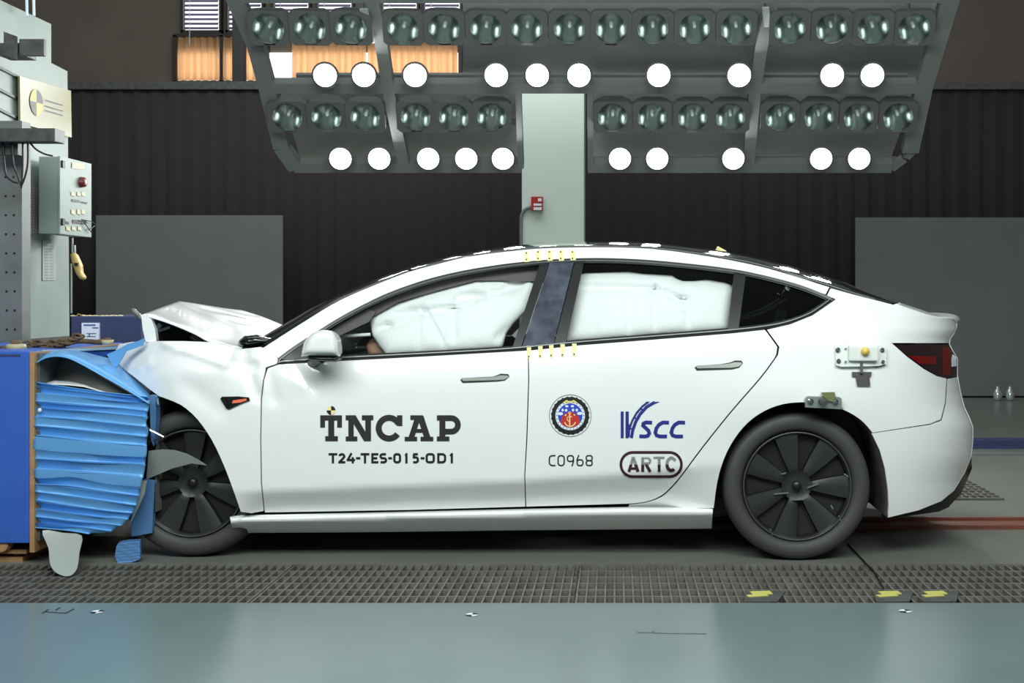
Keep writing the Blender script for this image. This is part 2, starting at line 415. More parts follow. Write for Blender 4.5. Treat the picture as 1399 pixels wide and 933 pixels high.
# ------------------------------------------------------------ floor features
x_seam = [(-2.9, -1.41), (-1.405, -.16), (-.155, 1.07), (1.075, 2.3)]
gl = ['steel floor grating under the barrier and front wheel', 'steel floor grating in front of the front door', 'steel floor grating before the rear door and rear wheel', 'steel floor grating at the right, below the rear bumper']
for (x0, x1), l in zip(x_seam, gl):
    b = MB()
    for k in range(int((x1-x0)/.037)+1):
        x = x0+k*.037; b.box((x-.0035, yg0+.01, -.035), (x+.0035, yg1-.01, -.002))
    for k in range(7):
        y = yg0+.012+(yg1-yg0-.024)*k/6; b.box((x0, y-.006, -.03), (x1-.005, y+.006, -.004))
    for y in (yg0+.006, yg1-.006): b.box((x0, y-.005, -.12), (x1-.005, y+.005, -.001))
    tag(b.build('floor_grating', M_grate, org=((x0+x1)/2, yg0, 0)), l, 'grating', 'floor gratings along the track')
# grating far right
b = MB(); yA, yB = fy(683), fy(657); xa = W(1300, 683, yA).x; xb = W(1371, 683, yA).x
for k in range(9): y = yA+(yB-yA)*k/8; b.box((xa-.1, y-.008, .001), (xb, y+.008, .012))
for k in range(10): x = xa-.1+(xb-xa+.1)*k/9; b.box((x-.004, yA, .001), (x+.004, yB, .010))
tag(b.build('floor_drain_grate', M_grate, org=(xb, yA, 0)), 'small steel drain grate behind the rear bumper', 'grate')
# track rail on the centreline
b = MB(); y0, y1 = fy(723), fy(711); b.box((-1.6, y0, 0), (5.5, y0+.035, .02)); b.box((-1.6, y0+.035, 0), (5.5, y1-.03, .006)); b.box((-1.6, y1-.03, 0), (5.5, y1, .02))
tag(b.build('tow_rail', M_rail, org=(1, y0, 0)), 'red brown tow rail running along the floor under the car', 'rail')
b = MB(); ya, yb = fy(612), fy(598); b.box((.5, ya, 0), (6.5, ya+.10, .07), .01); b.box((.5, ya-.06, 0), (6.5, ya, .015))
tag(b.build('blue_floor_rail', M_navy2, org=(1, ya, 0)), 'dark blue rail on the floor behind the rear bumper', 'rail')
b = MB(); ya = fy(623); b.box((.5, ya, 0), (6.5, ya+.05, .02)); tag(b.build('floor_edge_strip', M_frame, org=(1, ya, 0)), 'grey strip on the floor in front of the dark blue rail', 'strip')
for px, py, l in ((133, 836, 'below the grey hanging flap'), (645, 840, 'below the middle of the front door'), (1237, 835, 'below the rear bumper')):
    y = fy(py); c = Vector((W(px, py, y).x, y, .001)); b = MB(); r = .024
    for k in range(4):
        b.cur = k % 2; n = 6; vs = [c]+[c+Vector((r*math.cos(PI/2*k+PI/2*j/n), r*math.sin(PI/2*k+PI/2*j/n), .0005)) for j in range(n+1)]
        b.add(vs, [(0, j+1, j+2) for j in range(n)])
    tag(b.build('target_sticker', [M_txt, M_ewhite], org=c), 'small black and white target sticker on the floor, '+l, 'sticker', 'target stickers on the floor')
b = MB()
for a, c in (((62, 836), (90, 838)), ((90, 838), (101, 832)), ((58, 838), (66, 833)), ((76, 834), (82, 830))):
    P = Vector((W(*a, fy(a[1])).x, fy(a[1]), .001)); Q = Vector((W(*c, fy(c[1])).x, fy(c[1]), .001)); b.beam(P, Q, .006, .001)
tag(b.build('chalk_marks', M_txt2), 'dark drawn marks on the floor below the barrier', 'mark')
b = MB()
for a, c in (((870, 864), (915, 865.5)), ((915, 865.5), (965, 866)), ((892, 862), (896, 866))):
    P = Vector((W(*a, fy(a[1])).x, fy(a[1]), .001)); Q = Vector((W(*c, fy(c[1])).x, fy(c[1]), .001)); b.beam(P, Q, .007, .001)
tag(b.build('floor_scratch', mat('scratch', (96, 100, 94), .7)), 'long scratch on the painted floor below the rear door', 'scratch')
# taped plates on the grating
for px, l in ((1038, 'yellow taped metal plate on the grating below the rear wheel'), (1215, 'yellow taped plate on the grating, left of the pair below the bumper'), (1278, 'yellow taped plate on the grating, right of the pair below the bumper')):
    y0 = fy(823); y1 = fy(809); x = W(px, 815, fy(815)).x; t = thing('taped_plate', l, 'plate', (x, y0, 0), 'taped plates on the grating')
    b = MB(); b.add([(x-.07, y0, .004), (x+.06, y0+.01, .004), (x+.11, y1, .004), (x-.05, y1, .004), (x-.07, y0, -.001), (x+.06, y0+.01, -.001), (x+.11, y1, -.001), (x-.05, y1, -.001)], [(0, 1, 2, 3), (0, 4, 5, 1), (1, 5, 6, 2), (3, 2, 6, 7)]); b.build('plate', M_bracket, t)
    b = MB(); b.beam((x-.03, y1-.04, .006), (x+.05, y1-.03, .006), .05, .003); b.beam((x-.05, y1-.09, .006), (x+.03, y1-.07, .006), .03, .003); b.build('tape', mat('old_yellow_tape', (190, 184, 96), .7), t)
b = MB(); b.tube([Vector((W(px, py, fy(py)).x, fy(py), .008)) for px, py in ((1158, 745), (1180, 769), (1196, 787), (1203, 800), (1207, 806))], .004, 6)
tag(b.build('floor_cable', M_trim), 'thin black cable lying behind the rear wheel across the grating', 'cable')
# clear jars far right near the boards
for px, l in ((1363, 'small clear glass lamp on the floor, left of the pair at right edge'), (1380, 'small clear glass lamp on the floor, right of the pair at right edge')):
    yj = 8.6; p = W(px, 560, yj); p.z = .03; b = MB(); b.lathe([(0, 0), (.03, 0), (.045, .02), (.05, .07), (.035, .11), (.018, .14), (.018, .16), (0, .16)], 20, c=(p.x, yj, 0))
    tag(b.build('glass_lamp', mat('clear_glass_grey', (190, 200, 200), .08, metal=.5), smooth=True, org=(p.x, yj, 0)), l, 'lamp', 'clear lamps on the far floor')

# ------------------------------------------------------------ light rig
TL = .96
def RD(py): return (3.09+TL*9.14-HC)/(TL+(VY-py)/F_PX)
def R(px, py, push=0.0): d = RD(py)-DIST+push; return W(px, py, d)
rig = thing('light_rig', 'large grey steel frame that holds the rows of round lamps', 'light rig', R(820, 232))
nrm = Vector((0, -1, -1)).normalized()
def rbar(pts, w_=.1, t_=.08, push=.12):
    b = MB()
    for (a, c) in zip(pts, pts[1:]): b.beam(R(*a, push), R(*c, push), w_, t_, up=nrm)
    return b.build('frame_bar', M_frame, rig)
rbar([(318, -12), (350, 60), (366, 120), (385, 200), (405, 228)], .12)
rbar([(1300, -12), (1262, 115), (1243, 205)], .13)
rbar([(1248, 203), (1238, 214)], .06, .05); rbar([(1235, 216), (1218, 229)], .06, .05)
rbar([(362, 117), (1262, 117)], .09); rbar([(402, 226), (713, 226)], .09); rbar([(803, 226), (1218, 226)], .09)
rbar([(322, -8), (1296, -8)], .1)
rbar([(508, -10), (522, 60), (531, 120), (553, 226)], .09); rbar([(1058, -10), (1040, 60), (1031, 120), (1022, 226)], .09)
rbar([(708, 120), (712, 226)], .045); rbar([(806, 120), (807, 226)], .045)
for y0, x0, x1 in ((46, 338, 1285), (165, 375, 712), (165, 806, 1255)): rbar([(x0, y0), (x1, y0)], .07, .03, .33)
for y0, x0, x1 in ((103, 405, 1240), (217, 430, 710), (217, 808, 1225)): rbar([(x0, y0), (x1, y0)], .03, .03, .3)
for x in (500, 1047, 1240):
    b = MB(); b.tube([R(x, 20, .15), R(x, 20, .15)+Vector((0, .1, 4.2))], .02); lab(b.build('hanger', M_steel, rig), 'steel hanger')
b = MB(); b.beam(R(497, 12, .05), R(503, 38, .05), .06, .02); b.beam(R(501, 38, .05), R(511, 58, .05), .02, .02); b.build('clamp_plate', M_plastic, rig)
b = MB(); b.beam(R(1046, 10, .05), R(1049, 36, .05), .05, .02); b.build('clamp_plate', M_plastic, rig)

b = MB()
for q in (((383, 126), (545, 126), (565, 222), (412, 222)), ((545, 126), (708, 126), (708, 222), (565, 222)), ((808, 126), (1028, 126), (1020, 222), (808, 222)), ((1028, 126), (1250, 126), (1215, 222), (1020, 222)), ((632, -5), (1290, -5), (1262, 110), (632, 110))):
    b = MB(); b.prism([R(*v, .5) for v in q], (0, .015, .015)); b.build('back_plate', mat('rig_plate_haze_grey', (176, 177, 175), .7), rig)  # plate grey lightened to stand for the lit haze around the lamps

def make_lamp(lit):
    t = thing('floodlight', '', 'floodlight')
    if lit:
        b = MB(); b.lathe([(.10, 0), (.116, .0), (.118, .02), (.11, .05), (.08, .12), (.045, .17), (.04, .22), (0, .22)], 28); b.build('housing', M_house, t, True)
        b = MB(); b.lathe([(0, -.012), (.04, -.010), (.08, -.004), (.10, .006)], 28); b.build('lens', M_lens, t, True)
    else:
        b = MB(); n = 28; vs = []
        for k in range(n):
            an = 2*PI*k/n; c, s = math.cos(an), math.sin(an); q = .148/max(abs(c), abs(s))
            vs += [(.112*c, .112*s, 0), (q*c, q*s*.86, 0), (q*c, q*s*.86, .06), (q*.6*c, q*.55*s, .22)]
        fs = []
        for k in range(n):
            a, e = k*4, ((k+1) % n)*4
            for j in range(3): fs.append((a+j, e+j, e+j+1, a+j+1))
        fs.append(tuple(k*4+3 for k in range(n))); b.add(vs, fs); b.build('housing', M_house, t)
        b = MB(); b.lathe([(.112, -.006), (.108, .0)]+[(.108*math.sqrt(1-u), .12*u) for u in (.1, .25, .45, .65, .8, .92, .985)], 28); b.build('reflector', M_refl, t, True)
        b = MB(); b.lathe([(0, .03), (.010, .035), (.014, .05), (.012, .09), (.016, .118)], 12); b.build('bulb', M_bulb, t, True)
        b = MB(); b.beam((-.04, .118, .01), (.04, .118, .01), .01, .02); b.build('clip', M_steel, t)
    return t
def dup(root):
    r = root.copy(); COL.objects.link(r)
    for ch in root.children:
        c = ch.copy(); COL.objects.link(c); c.parent = r
    return r
rows = [([367, 424, 480, 551, 607, 664, 720, 778, 835, 892, 949, 1006, 1079, 1136, 1193, 1249], 39, False, 'top unlit row', 'unlit'),
        ([444, 497, 567, 678, 734, 791, 900, 1010, 1137, 1192], 103, True, 'upper lit row', 'lit'),
        ([393, 446, 499, 568, 620, 672, 837, 891, 946, 998, 1066, 1119, 1173, 1227], 160, False, 'lower unlit row', 'unlit'),
        ([465, 518, 585, 637, 687, 847, 898, 1002, 1122, 1174], 217, True, 'bottom lit row', 'lit')]
ordn = ['first', 'second', 'third', 'fourth', 'fifth', 'sixth', 'seventh', 'eighth', 'ninth', 'tenth', 'eleventh', 'twelfth', 'thirteenth', 'fourteenth', 'fifteenth', 'last']
protos = {False: make_lamp(False), True: make_lamp(True)}; used = {False: False, True: False}
for xs, py, lit, rn, st in rows:
    for i, x in enumerate(xs):
        t = protos[lit] if not used[lit] else dup(protos[lit]); used[lit] = True
        t.location = R(x, py); t.scale = (.85,)*3 if lit else (1,)*3; t.rotation_euler = (math.radians((-74 if lit else -58)+random.uniform(-2, 2)), 0, math.radians((842-x)*.012))
        word = ordn[i] if i < len(xs)-1 else 'rightmost'
        if i == 0: word = 'leftmost'
        t['label'] = ('glowing white floodlight' if lit else 'unlit silver floodlight')+(', %s in the rig %s' % (word, rn) if word in ('leftmost', 'rightmost') else ', %s from the left in the rig %s' % (word, rn))
        t['group'] = '%s floodlights in the %s' % (st, rn)
        if lit:
            l = bpy.data.lights.new('lamp_beam', 'AREA'); l.shape = 'DISK'; l.size = .19; l.energy = 6; l.color = (.96, 1, .99)
            lo = bpy.data.objects.new('lamp_beam', l); COL.objects.link(lo); lo.parent = t; lo.location = (0, 0, -.03)

# ------------------------------------------------------------ THE CAR
car = thing('car', 'white saloon car with crushed front end pressed into the blue barrier', 'car', (-.4, YC, 0))
RS_Y = [430, 442, 452, 463, 470, 490, 513, 535, 555, 570, 583, 603, 625, 645, 660, 720]
RS_X = [1312, 1308, 1308, 1301, 1301, 1310, 1310, 1313, 1318, 1325, 1330, 1330, 1328, 1322, 1318, 1316]
creases = [((225, 470), (318, 500), 5, -.022), ((318, 500), (338, 470), 6, .03), ((330, 480), (352, 540), 8, .018), ((205, 500), (240, 480), 5, -.016), ((185, 515), (300, 505), 18, -.012),
           ((325, 497), (348, 500), 5, .03), ((190, 505), (205, 490), 4, -.014), ((268, 478), (322, 497), 3, .012), ((365, 505), (375, 545), 9, .012), ((400, 500), (430, 530), 9, .010), ((250, 520), (300, 560), 14, .010)]
def sdist(px, py, a, c):
    ax, ay = a; cx, cy = c; dx, dy = cx-ax, cy-ay; t = max(0, min(1, ((px-ax)*dx+(py-ay)*dy)/(dx*dx+dy*dy)))
    return math.hypot(px-ax-t*dx, py-ay-t*dy), t
def Fc(px, py):
    zn = (769-py)/310
    belt = ip(px, [150, 300, 380, 463, 700, 790, 900, 1000, 1050, 1138, 1320], [488, 494, 496, 492, 479, 471, 462, 454, 448, 440, 443])
    d = (belt-py)/310
    if d > 0: Y = .05+.5*d+.45*d*d
    else: Y = .05*math.exp(d/.09)
    zc = ip(px, [355, 700, 870, 1000], [.315, .36, .395, .44]); wt = ip(px, [300, 360, 900, 960, 1050], [0, 1, 1, .5, .0])
    if zn < zc: Y += wt*.72*(zc-zn)
    Y += .012*max(0, (.62-zn))**1.0*ip(px, [300, 400], [0, 1])
    if px > 1000: Y += ip(px, [1000, 1200], [0, 1])*.3*max(0, .58-zn)**2
    Y -= .03*math.exp(-((px-1095)/120)**2-((zn-.70)/.16)**2)
    if px > 1120:
        e = ip(py, RS_Y, RS_X); u = min(1, (px-1120)/(e-1120)); Y += .40*(1-math.sqrt(max(0, 1-u**4)))
    if px < 260: Y += .22*((260-px)/100)**2
    if px < 460:
        for a, c, wd, am in creases:
            dd, t = sdist(px, py, a, c)
            if dd < wd*3: Y += am*math.exp(-(dd/wd)**2)
        # front arch lip flare
    return Y
def Fr(px, py):
    top = ip(px, [314, 500, 718, 860, 974], [706, 701, 696, 693, 694]); bot = ip(px, [316, 500, 972], [728, 727, 722])
    v = (bot-py)/(bot-top)
    return ip(v, [0, .15, .35, .6, .78, .92, 1], [.16, .12, .085, .055, .035, .045, .08])
fender = [(163, 470), (180, 467), (215, 466), (250, 466), (275, 467), (300, 469), (318, 474), (330, 477), (355, 474), (362, 476), (378, 488), (380, 491), (378, 497), (363, 502), (359, 520), (356.2, 545), (355.4, 600), (356.2, 660), (360, 698), (343, 701)]+smooth_poly([(329, 699), (319, 670), (306, 636), (290, 602), (270, 573), (247, 553), (217, 541)], k=3)+[(205, 532), (185, 516), (168, 503), (158, 492), (158, 478)]
fdoor = [(381, 498), (463, 493.5), (600, 486), (721, 479), (721.6, 520), (719, 600), (716.2, 650), (717.6, 692), (560, 696.5), (362, 700), (358, 660), (357, 600), (358, 545), (361, 520), (366, 503)]
rdoor = [(722.5, 479), (790, 472), (900, 463.5), (1000, 455.5), (1045, 450.5), (1062, 474), (1060.5, 484)]+smooth_poly([(1058, 489), (1038, 516), (998, 562), (958, 612), (929, 651), (914, 668), (903, 677), (890, 683), (876, 686.3), (860, 688)], k=3)+[(719, 692), (717.5, 650), (720.5, 600), (723, 520)]
arch_r = smooth_poly([(1192, 591), (1180, 577), (1165, 566), (1145, 557), (1120, 551), (1095, 549.5), (1070, 552), (1045, 561), (1022, 577), (1003, 600), (989, 627), (980, 658), (975, 694)], k=3)
quarter = [(1135, 394), (1170, 403.5), (1221, 416.5), (1250, 427), (1275, 434), (1300, 435.5), (1307, 441), (1307, 447), (1303, 456), (1298, 463), (1297, 468.5), (1218, 468.5), (1240, 488), (1262, 504), (1280, 514), (1293, 517), (1291, 550), (1285, 573), (1270, 579)]+arch_r+[(858, 692.9)]+smooth_poly([(860, 689.2), (876.5, 687.5), (891, 684.3), (904.5, 678.4), (915.5, 669.2), (930.5, 652.2), (959.5, 613.2), (999.5, 563.2), (1039.5, 517.2), (1060, 489.5)], k=3)+[(1063, 485), (1065, 474), (1048, 450.5), (1050, 450), (1080, 443), (1110, 431), (1142, 409), (1130, 403.5)]
bumper = [(1191, 592), (1270, 580.5), (1287, 574.5), (1292.5, 551), (1294.5, 518), (1309, 515), (1312, 535), (1317, 555), (1324, 570), (1329, 583), (1329, 603), (1327, 622), (1318, 645), (1303, 670), (1285, 685), (1255, 697), (1213, 707), (1214, 690), (1213, 668), (1209, 640), (1202, 615)]
rail_top = [(360, 475), (415, 440), (465, 410), (523, 385), (560, 371), (578, 366), (628, 353), (640, 350), (713, 341.5), (750, 339), (790, 338), (840, 338), (890, 340), (940, 346), (990, 354), (1048, 366.5), (1090, 378), (1133, 392.5)]
dlo_top = [(380, 489), (400, 474), (430, 454.5), (470, 430), (520, 404.5), (560, 389), (600, 377), (650, 366.5), (720, 357), (797, 352.5), (870, 354), (950, 361), (1010, 369), (1060, 380), (1100, 391.5), (1138, 407)]
dlo_bot = [(1138, 409.5), (1110, 429), (1080, 441), (1050, 447.5), (1000, 453.5), (900, 461.5), (790, 470), (700, 478.5), (600, 484.5), (463, 491.5), (378, 497)]
rail = smooth_poly(rail_top)+[(1128, 402)]+[p for p in smooth_poly(dlo_top)[::-1] if p[0] < 1127]
rocker = [(314, 706), (330, 704), (500, 701), (718, 696), (860, 693.5), (974, 694), (972, 722), (700, 724.5), (500, 727), (330, 728), (317, 722)]
for far in (False, True):
    k = dict(far=far, insets=(1.3, 3.5), step=6.5)
    panel('front_wing', fender, M_white, car, Fc, **{**k, 'step': 5})
    panel('front_door', fdoor, M_white, car, Fc, **k); panel('rear_door', rdoor, M_white, car, Fc, **k)
    panel('rear_quarter_panel', quarter, M_white, car, Fc, **k); panel('rear_bumper', bumper, M_white, car, Fc, **k)
    panel('roof_rail', rail, M_white, car, Fc, **{**k, 'step': 5})
    panel('sill', rocker, M_white, car, Fr, **{**k, 'step': 5, 'insets': (1, 2.5)})
    # window surround ring
    T = smooth_poly(dlo_top); Bt = dlo_bot; outer = T+[(1141, 409)]+smooth_poly(Bt)
    def ring_off(o_, dd):
        O = np.array(o_); Tn = np.roll(O, -1, 0)-np.roll(O, 1, 0); Tn /= np.hypot(Tn[:, 0], Tn[:, 1])[:, None]+1e-9
        return O+np.stack([-Tn[:, 1], Tn[:, 0]], 1)*dd
    outer = resample(outer, 8); inn = ring_off(outer, 6.0); mid = ring_off(outer, 2.4); mid2 = ring_off(outer, 3.8)
    def ringmesh(name, A, B_, m, oa, ob):
        V = [W(p[0], p[1], Fc(*p)+oa) for p in A]+[W(p[0], p[1], Fc(*p)+ob) for p in B_]; n = len(A)
        fs = [(i, i+n, (i+1) % n+n, (i+1) % n) for i in range(n)]
        if far: V = [Vector((v.x, 2*YC-v.y, v.z)) for v in V]
        o = mesh(name, V, fs, m, car, False); md = o.modifiers.new('t', 'SOLIDIFY'); md.thickness = .006; return o
    ringmesh('window_surround', outer, inn, M_trim, -.001, .004)
    lab(ringmesh('window_bright_strip', mid, mid2, mat('satin_strip', (120, 124, 122), .35, metal=.6), -.006, -.006), 'thin satin metal strip')
    # glass
    glassF = [(386, 488), (430, 458), (470, 436), (520, 411), (560, 395), (600, 383), (650, 372), (737, 363), (702, 473), (600, 480), (463, 487)]
    glassR = [(796, 359), (870, 360), (950, 367), (1006, 375), (997, 450), (900, 457), (772, 467)]
    glassQ = [(1016, 378), (1060, 386), (1100, 398), (1124, 409), (1100, 426), (1070, 437), (1006, 449)]
    panel('front_side_glass', glassF, M_glass, car, Fc, off=.012, step=14, flange=0, far=far)
    panel('rear_side_glass', glassR, M_glass, car, Fc, off=.012, step=14, flange=0, far=far)
    panel('quarter_glass', glassQ, M_tint, car, Fc, off=.010, step=14, flange=0, far=far)
    # black door frames beside the glass
    fr1 = [(737, 362), (750, 360), (712, 474), (700, 475)]; fr2 = [(785, 359), (798, 358), (773, 468), (757, 471)]
    fr3 = [(1003, 372), (1019, 375), (1009, 450), (994, 452)]
    for f_ in (fr1, fr2, fr3): panel('door_frame', f_, M_trim, car, Fc, off=.002, step=8, flange=.02, far=far)
    panel('sail_trim', [(381, 490), (412, 468), (437, 456), (445, 490), (400, 494)], M_trim, car, Fc, off=-.002, step=8, far=far)
    lab(panel('pillar_cover', [(751, 359), (784, 358), (756, 471), (713, 475)], M_bp, car, Fc, off=.0, step=6, far=far), 'scuffed dark glossy pillar cover')
    # tail lamp
    lab(panel('tail_lamp', [(1220, 470.5), (1297, 470.5), (1308, 490), (1308, 513), (1293, 515.5), (1281, 512.5), (1262, 502), (1240, 486)], M_taildk, car, Fc, off=.001, step=5, insets=(1.2,), far=far), 'smoked red tail lamp')
    panel('tail_lamp_red_band', [(1240, 486), (1278, 487), (1279, 497), (1256, 497)], M_tail, car, Fc, off=-.001, step=4, flange=.004, far=far)
    panel('tail_lamp_red_band', [(1288, 474), (1298, 474), (1301, 490), (1298, 512), (1288, 513)], M_tail, car, Fc, off=-.001, step=3, flange=.004, far=far)
    lab(panel('tail_lamp_clear', [(1302, 484), (1306.5, 488), (1307, 500), (1300, 501), (1300, 490)], M_ewhite, car, Fc, off=-.003, step=3, flange=.004, far=far), 'clear reversing lens')
    lab(panel('bumper_valance', [(1327, 620), (1328, 640), (1321, 656), (1313, 675), (1303, 685), (1296, 693), (1283, 699), (1240, 705), (1210, 709), (1213, 705), (1255, 695), (1284, 683), (1301, 669), (1316, 645)], M_trim, car, Fc, off=.03, step=5, flange=.1, far=far), 'black lower bumper strip')
    # handles
    for h in ([(629, 519), (631, 516.5), (660, 515), (674, 514.5), (684, 510.5), (694, 511), (696, 514), (690, 519.5), (680, 521), (632, 523)], [(949, 502), (952, 499.5), (985, 497.5), (998, 495), (1004, 492.5), (1013, 492.5), (1015, 496), (1010, 502), (1000, 504.5), (952, 506)]):
        lab(panel('door_handle', h, M_trim, car, Fc, off=-.003, step=6, flange=.01, far=far), 'flush handle outlined in black')
        hc = np.array(h).mean(0); h2 = [tuple(hc+(np.array(p)-hc)*np.array([.965, .62])) for p in h]
        panel('handle_insert', h2, M_steel, car, Fc, off=-.006, step=6, flange=.004, far=far)
    # inner dark shell so gaps read dark, and the wheel housings
    shell = [(330, 500), (380, 500), (720, 482), (1045, 453), (1085, 445), (1130, 420), (1180, 440), (1250, 470), (1270, 520), (1255, 560), (1192, 585), (1150, 551), (1095, 543), (1045, 554), (1003, 590), (980, 625), (970, 660), (964, 700), (964, 717), (700, 719), (366, 722), (345, 700), (330, 640)]
    panel('body_shell', shell, M_dark, car, Fc, off=.07, step=12, flange=.0, far=far)
def strip(name, near, cen, m, Fn=Fc, pw=2.2, n=7, Ycen=YC, off=0.0, bulge=None, parent=car):
    """crown between the near edge of the body and its mirror image, over the centreline"""
    rows_ = []
    for (a, c) in zip(near, cen):
        N = W(a[0], a[1], Fn(*a)+off); C_ = W(c[0], c[1], Ycen); half = []
        for k in range(n+1):
            t = k/n; e = 1-(1-t)**pw
            half.append(Vector((N.x+(C_.x-N.x)*e, N.y+(YC-N.y)*t, N.z+(C_.z-N.z)*e)))
        rows_.append(half+[Vector((v.x, 2*YC-v.y, v.z)) for v in half[:-1][::-1]])
    return loft(name, rows_, m, parent, thick=.004)
strip('windscreen', smooth_poly([(360, 475), (415, 440), (465, 410), (523, 385), (560, 371)]), smooth_poly([(346, 471), (400, 443), (448, 415), (515, 385), (560, 368)]), M_roof)
strip('glass_roof', smooth_poly([(560, 371), (628, 353), (713, 341.5), (790, 338), (890, 340), (990, 354), (1048, 366.5), (1133, 392.5), (1170, 403.5), (1221, 416.5)]),
      smooth_poly([(560, 368), (628, 350), (713, 336), (790, 331.5), (890, 333), (990, 345), (1048, 357), (1133, 382), (1165, 395), (1211, 412)]), M_roof)
strip('boot_lid', smooth_poly([(1221, 416.5), (1250, 427), (1275, 434), (1300, 435.5), (1307, 441)]), smooth_poly([(1211, 412), (1240, 421), (1262, 428), (1288, 428), (1298, 433)]), M_white)
rear_near = [(1307, 441), (1307, 447), (1303, 456), (1298, 463), (1297, 470), (1302, 480), (1308, 490), (1308, 513), (1312, 535), (1317, 555), (1324, 570), (1329, 583), (1329, 603), (1327, 622), (1318, 645), (1303, 670), (1285, 685)]
rows_ = []
for p in rear_near:
    N = W(p[0], p[1], Fc(*p)); half = [Vector((N.x+.07*(1-(1-k/6)**2), N.y+(YC-N.y)*k/6, N.z)) for k in range(7)]
    rows_.append(half+[Vector((v.x, 2*YC-v.y, v.z)) for v in half[:-1][::-1]])
loft('tailgate_rear_face', rows_, M_white, car, thick=.004)
# underside
b = MB(); b.box((-1.62, .26, .17), (.42, 1.6, .30), .02); b.box((.42, .35, .22), (1.45, 1.5, .42), .03); b.box((-2.1, .35, .24), (-1.6, 1.5, .5), .03)
for x in (-.98, -.22, -.06): b.lathe([(.035, 0), (.035, -.05), (.02, -.07), (0, -.07)], 12, c=(x, .3, .17))
b.tube([(-1.5, .6, .14), (-1.0, .55, .11), (-.3, .6, .10), (.3, .6, .13)], .02)
b.build('underbody', M_dark, car)
b = MB()                       # wheel housings: curved liners
def liner(pts, depth):
    rows2 = [[W(p[0], p[1], Fc(*p)+.012) for p in pts], [W(p[0], p[1], Fc(*p)+.012)+Vector((0, depth, 0)) for p in pts]]
    n = len(pts); V = rows2[0]+rows2[1]; fs = [(i, i+1, n+i+1, n+i) for i in range(n-1)]+[tuple(range(n, 2*n))]
    b.add(V, fs)
liner([(1213, 708), (1214, 690), (1213, 668), (1209, 640), (1202, 615), (1192, 592)]+arch_r[1:]+[(973, 722)], .42)
b.build('wheel_arch_liner', mat('liner_felt', (104, 98, 93), .9), car); b = MB()
liner([(340, 702), (329, 699), (319, 670), (306, 636), (290, 602), (270, 573), (247, 553), (217, 541), (213, 541), (212, 560), (212, 700)], .42)
b.build('wheel_arch_liner', mat('liner_felt', (62, 59, 57), .9), car)
b = MB(); b.tube([W(*p, .2) for p in smooth_poly([(205, 600), (225, 588), (255, 583), (290, 588), (300, 605)])], .008, 6); b.build('liner_edge', M_trim, car)
# bonnet
hn = [(193, 431), (208, 434), (230, 441), (250, 449), (268, 457), (285, 466.5), (305, 471), (330, 476)]
hr = [(245, 412), (263, 418.5), (281, 425.5), (299, 433), (317, 440), (335, 447.5), (353, 455), (372, 462.5)]
rows_ = []
for i, (a, c) in enumerate(zip(smooth_poly(hn, k=3), smooth_poly(hr, k=3))):
    N = W(a[0], a[1], .16); C_ = W(c[0], c[1], .92); half = []
    for k in range(13):
        t = k/12; e = 1-(1-t)**1.04; bp = .007*math.sin(t*9+i*.5)*math.sin(i*.45)*(1 if 0 < k < 12 else 0)
        half.append(Vector((N.x+(C_.x-N.x)*t, N.y+(C_.y-N.y)*t, N.z+(C_.z-N.z)*e+bp)))
    rows_.append(half+[Vector((v.x, 2*YC-v.y, v.z)) for v in half[:-1][::-1]])
lab(loft('bonnet', rows_, M_white, car, thick=.006), 'buckled bonnet raised in a peak')
panel('bonnet_front_edge', [(193, 431), (199, 430), (206, 434), (212, 450), (214, 467), (199, 467), (195, 450)], M_white, car, lambda x, y: .15+(x-193)*.001, step=4, flange=.03)
panel('engine_bay', [(200, 434), (232, 444), (270, 459), (300, 471), (290, 480), (200, 480)], M_dark, car, lambda x, y: .34, step=20, flange=.5)
b = MB(); b.beam(W(214, 450, .3), W(220, 443, .3), .02, .02); b.beam(W(217, 452, .3), W(232, 447, .3), .012, .012); b.build('bay_bracket', M_steel, car)
b = MB(); b.beam(W(262, 458, .2), W(288, 470, .2), .02, .03); b.build('bonnet_hinge_bar', M_trim, car)
puffy('windscreen_cowl', [(324, 472), (326, 465), (334, 459), (350, 457), (374, 463), (364, 473), (345, 476.5), (331, 475.5)], M_black, car, .2, .05, 8, step=4)
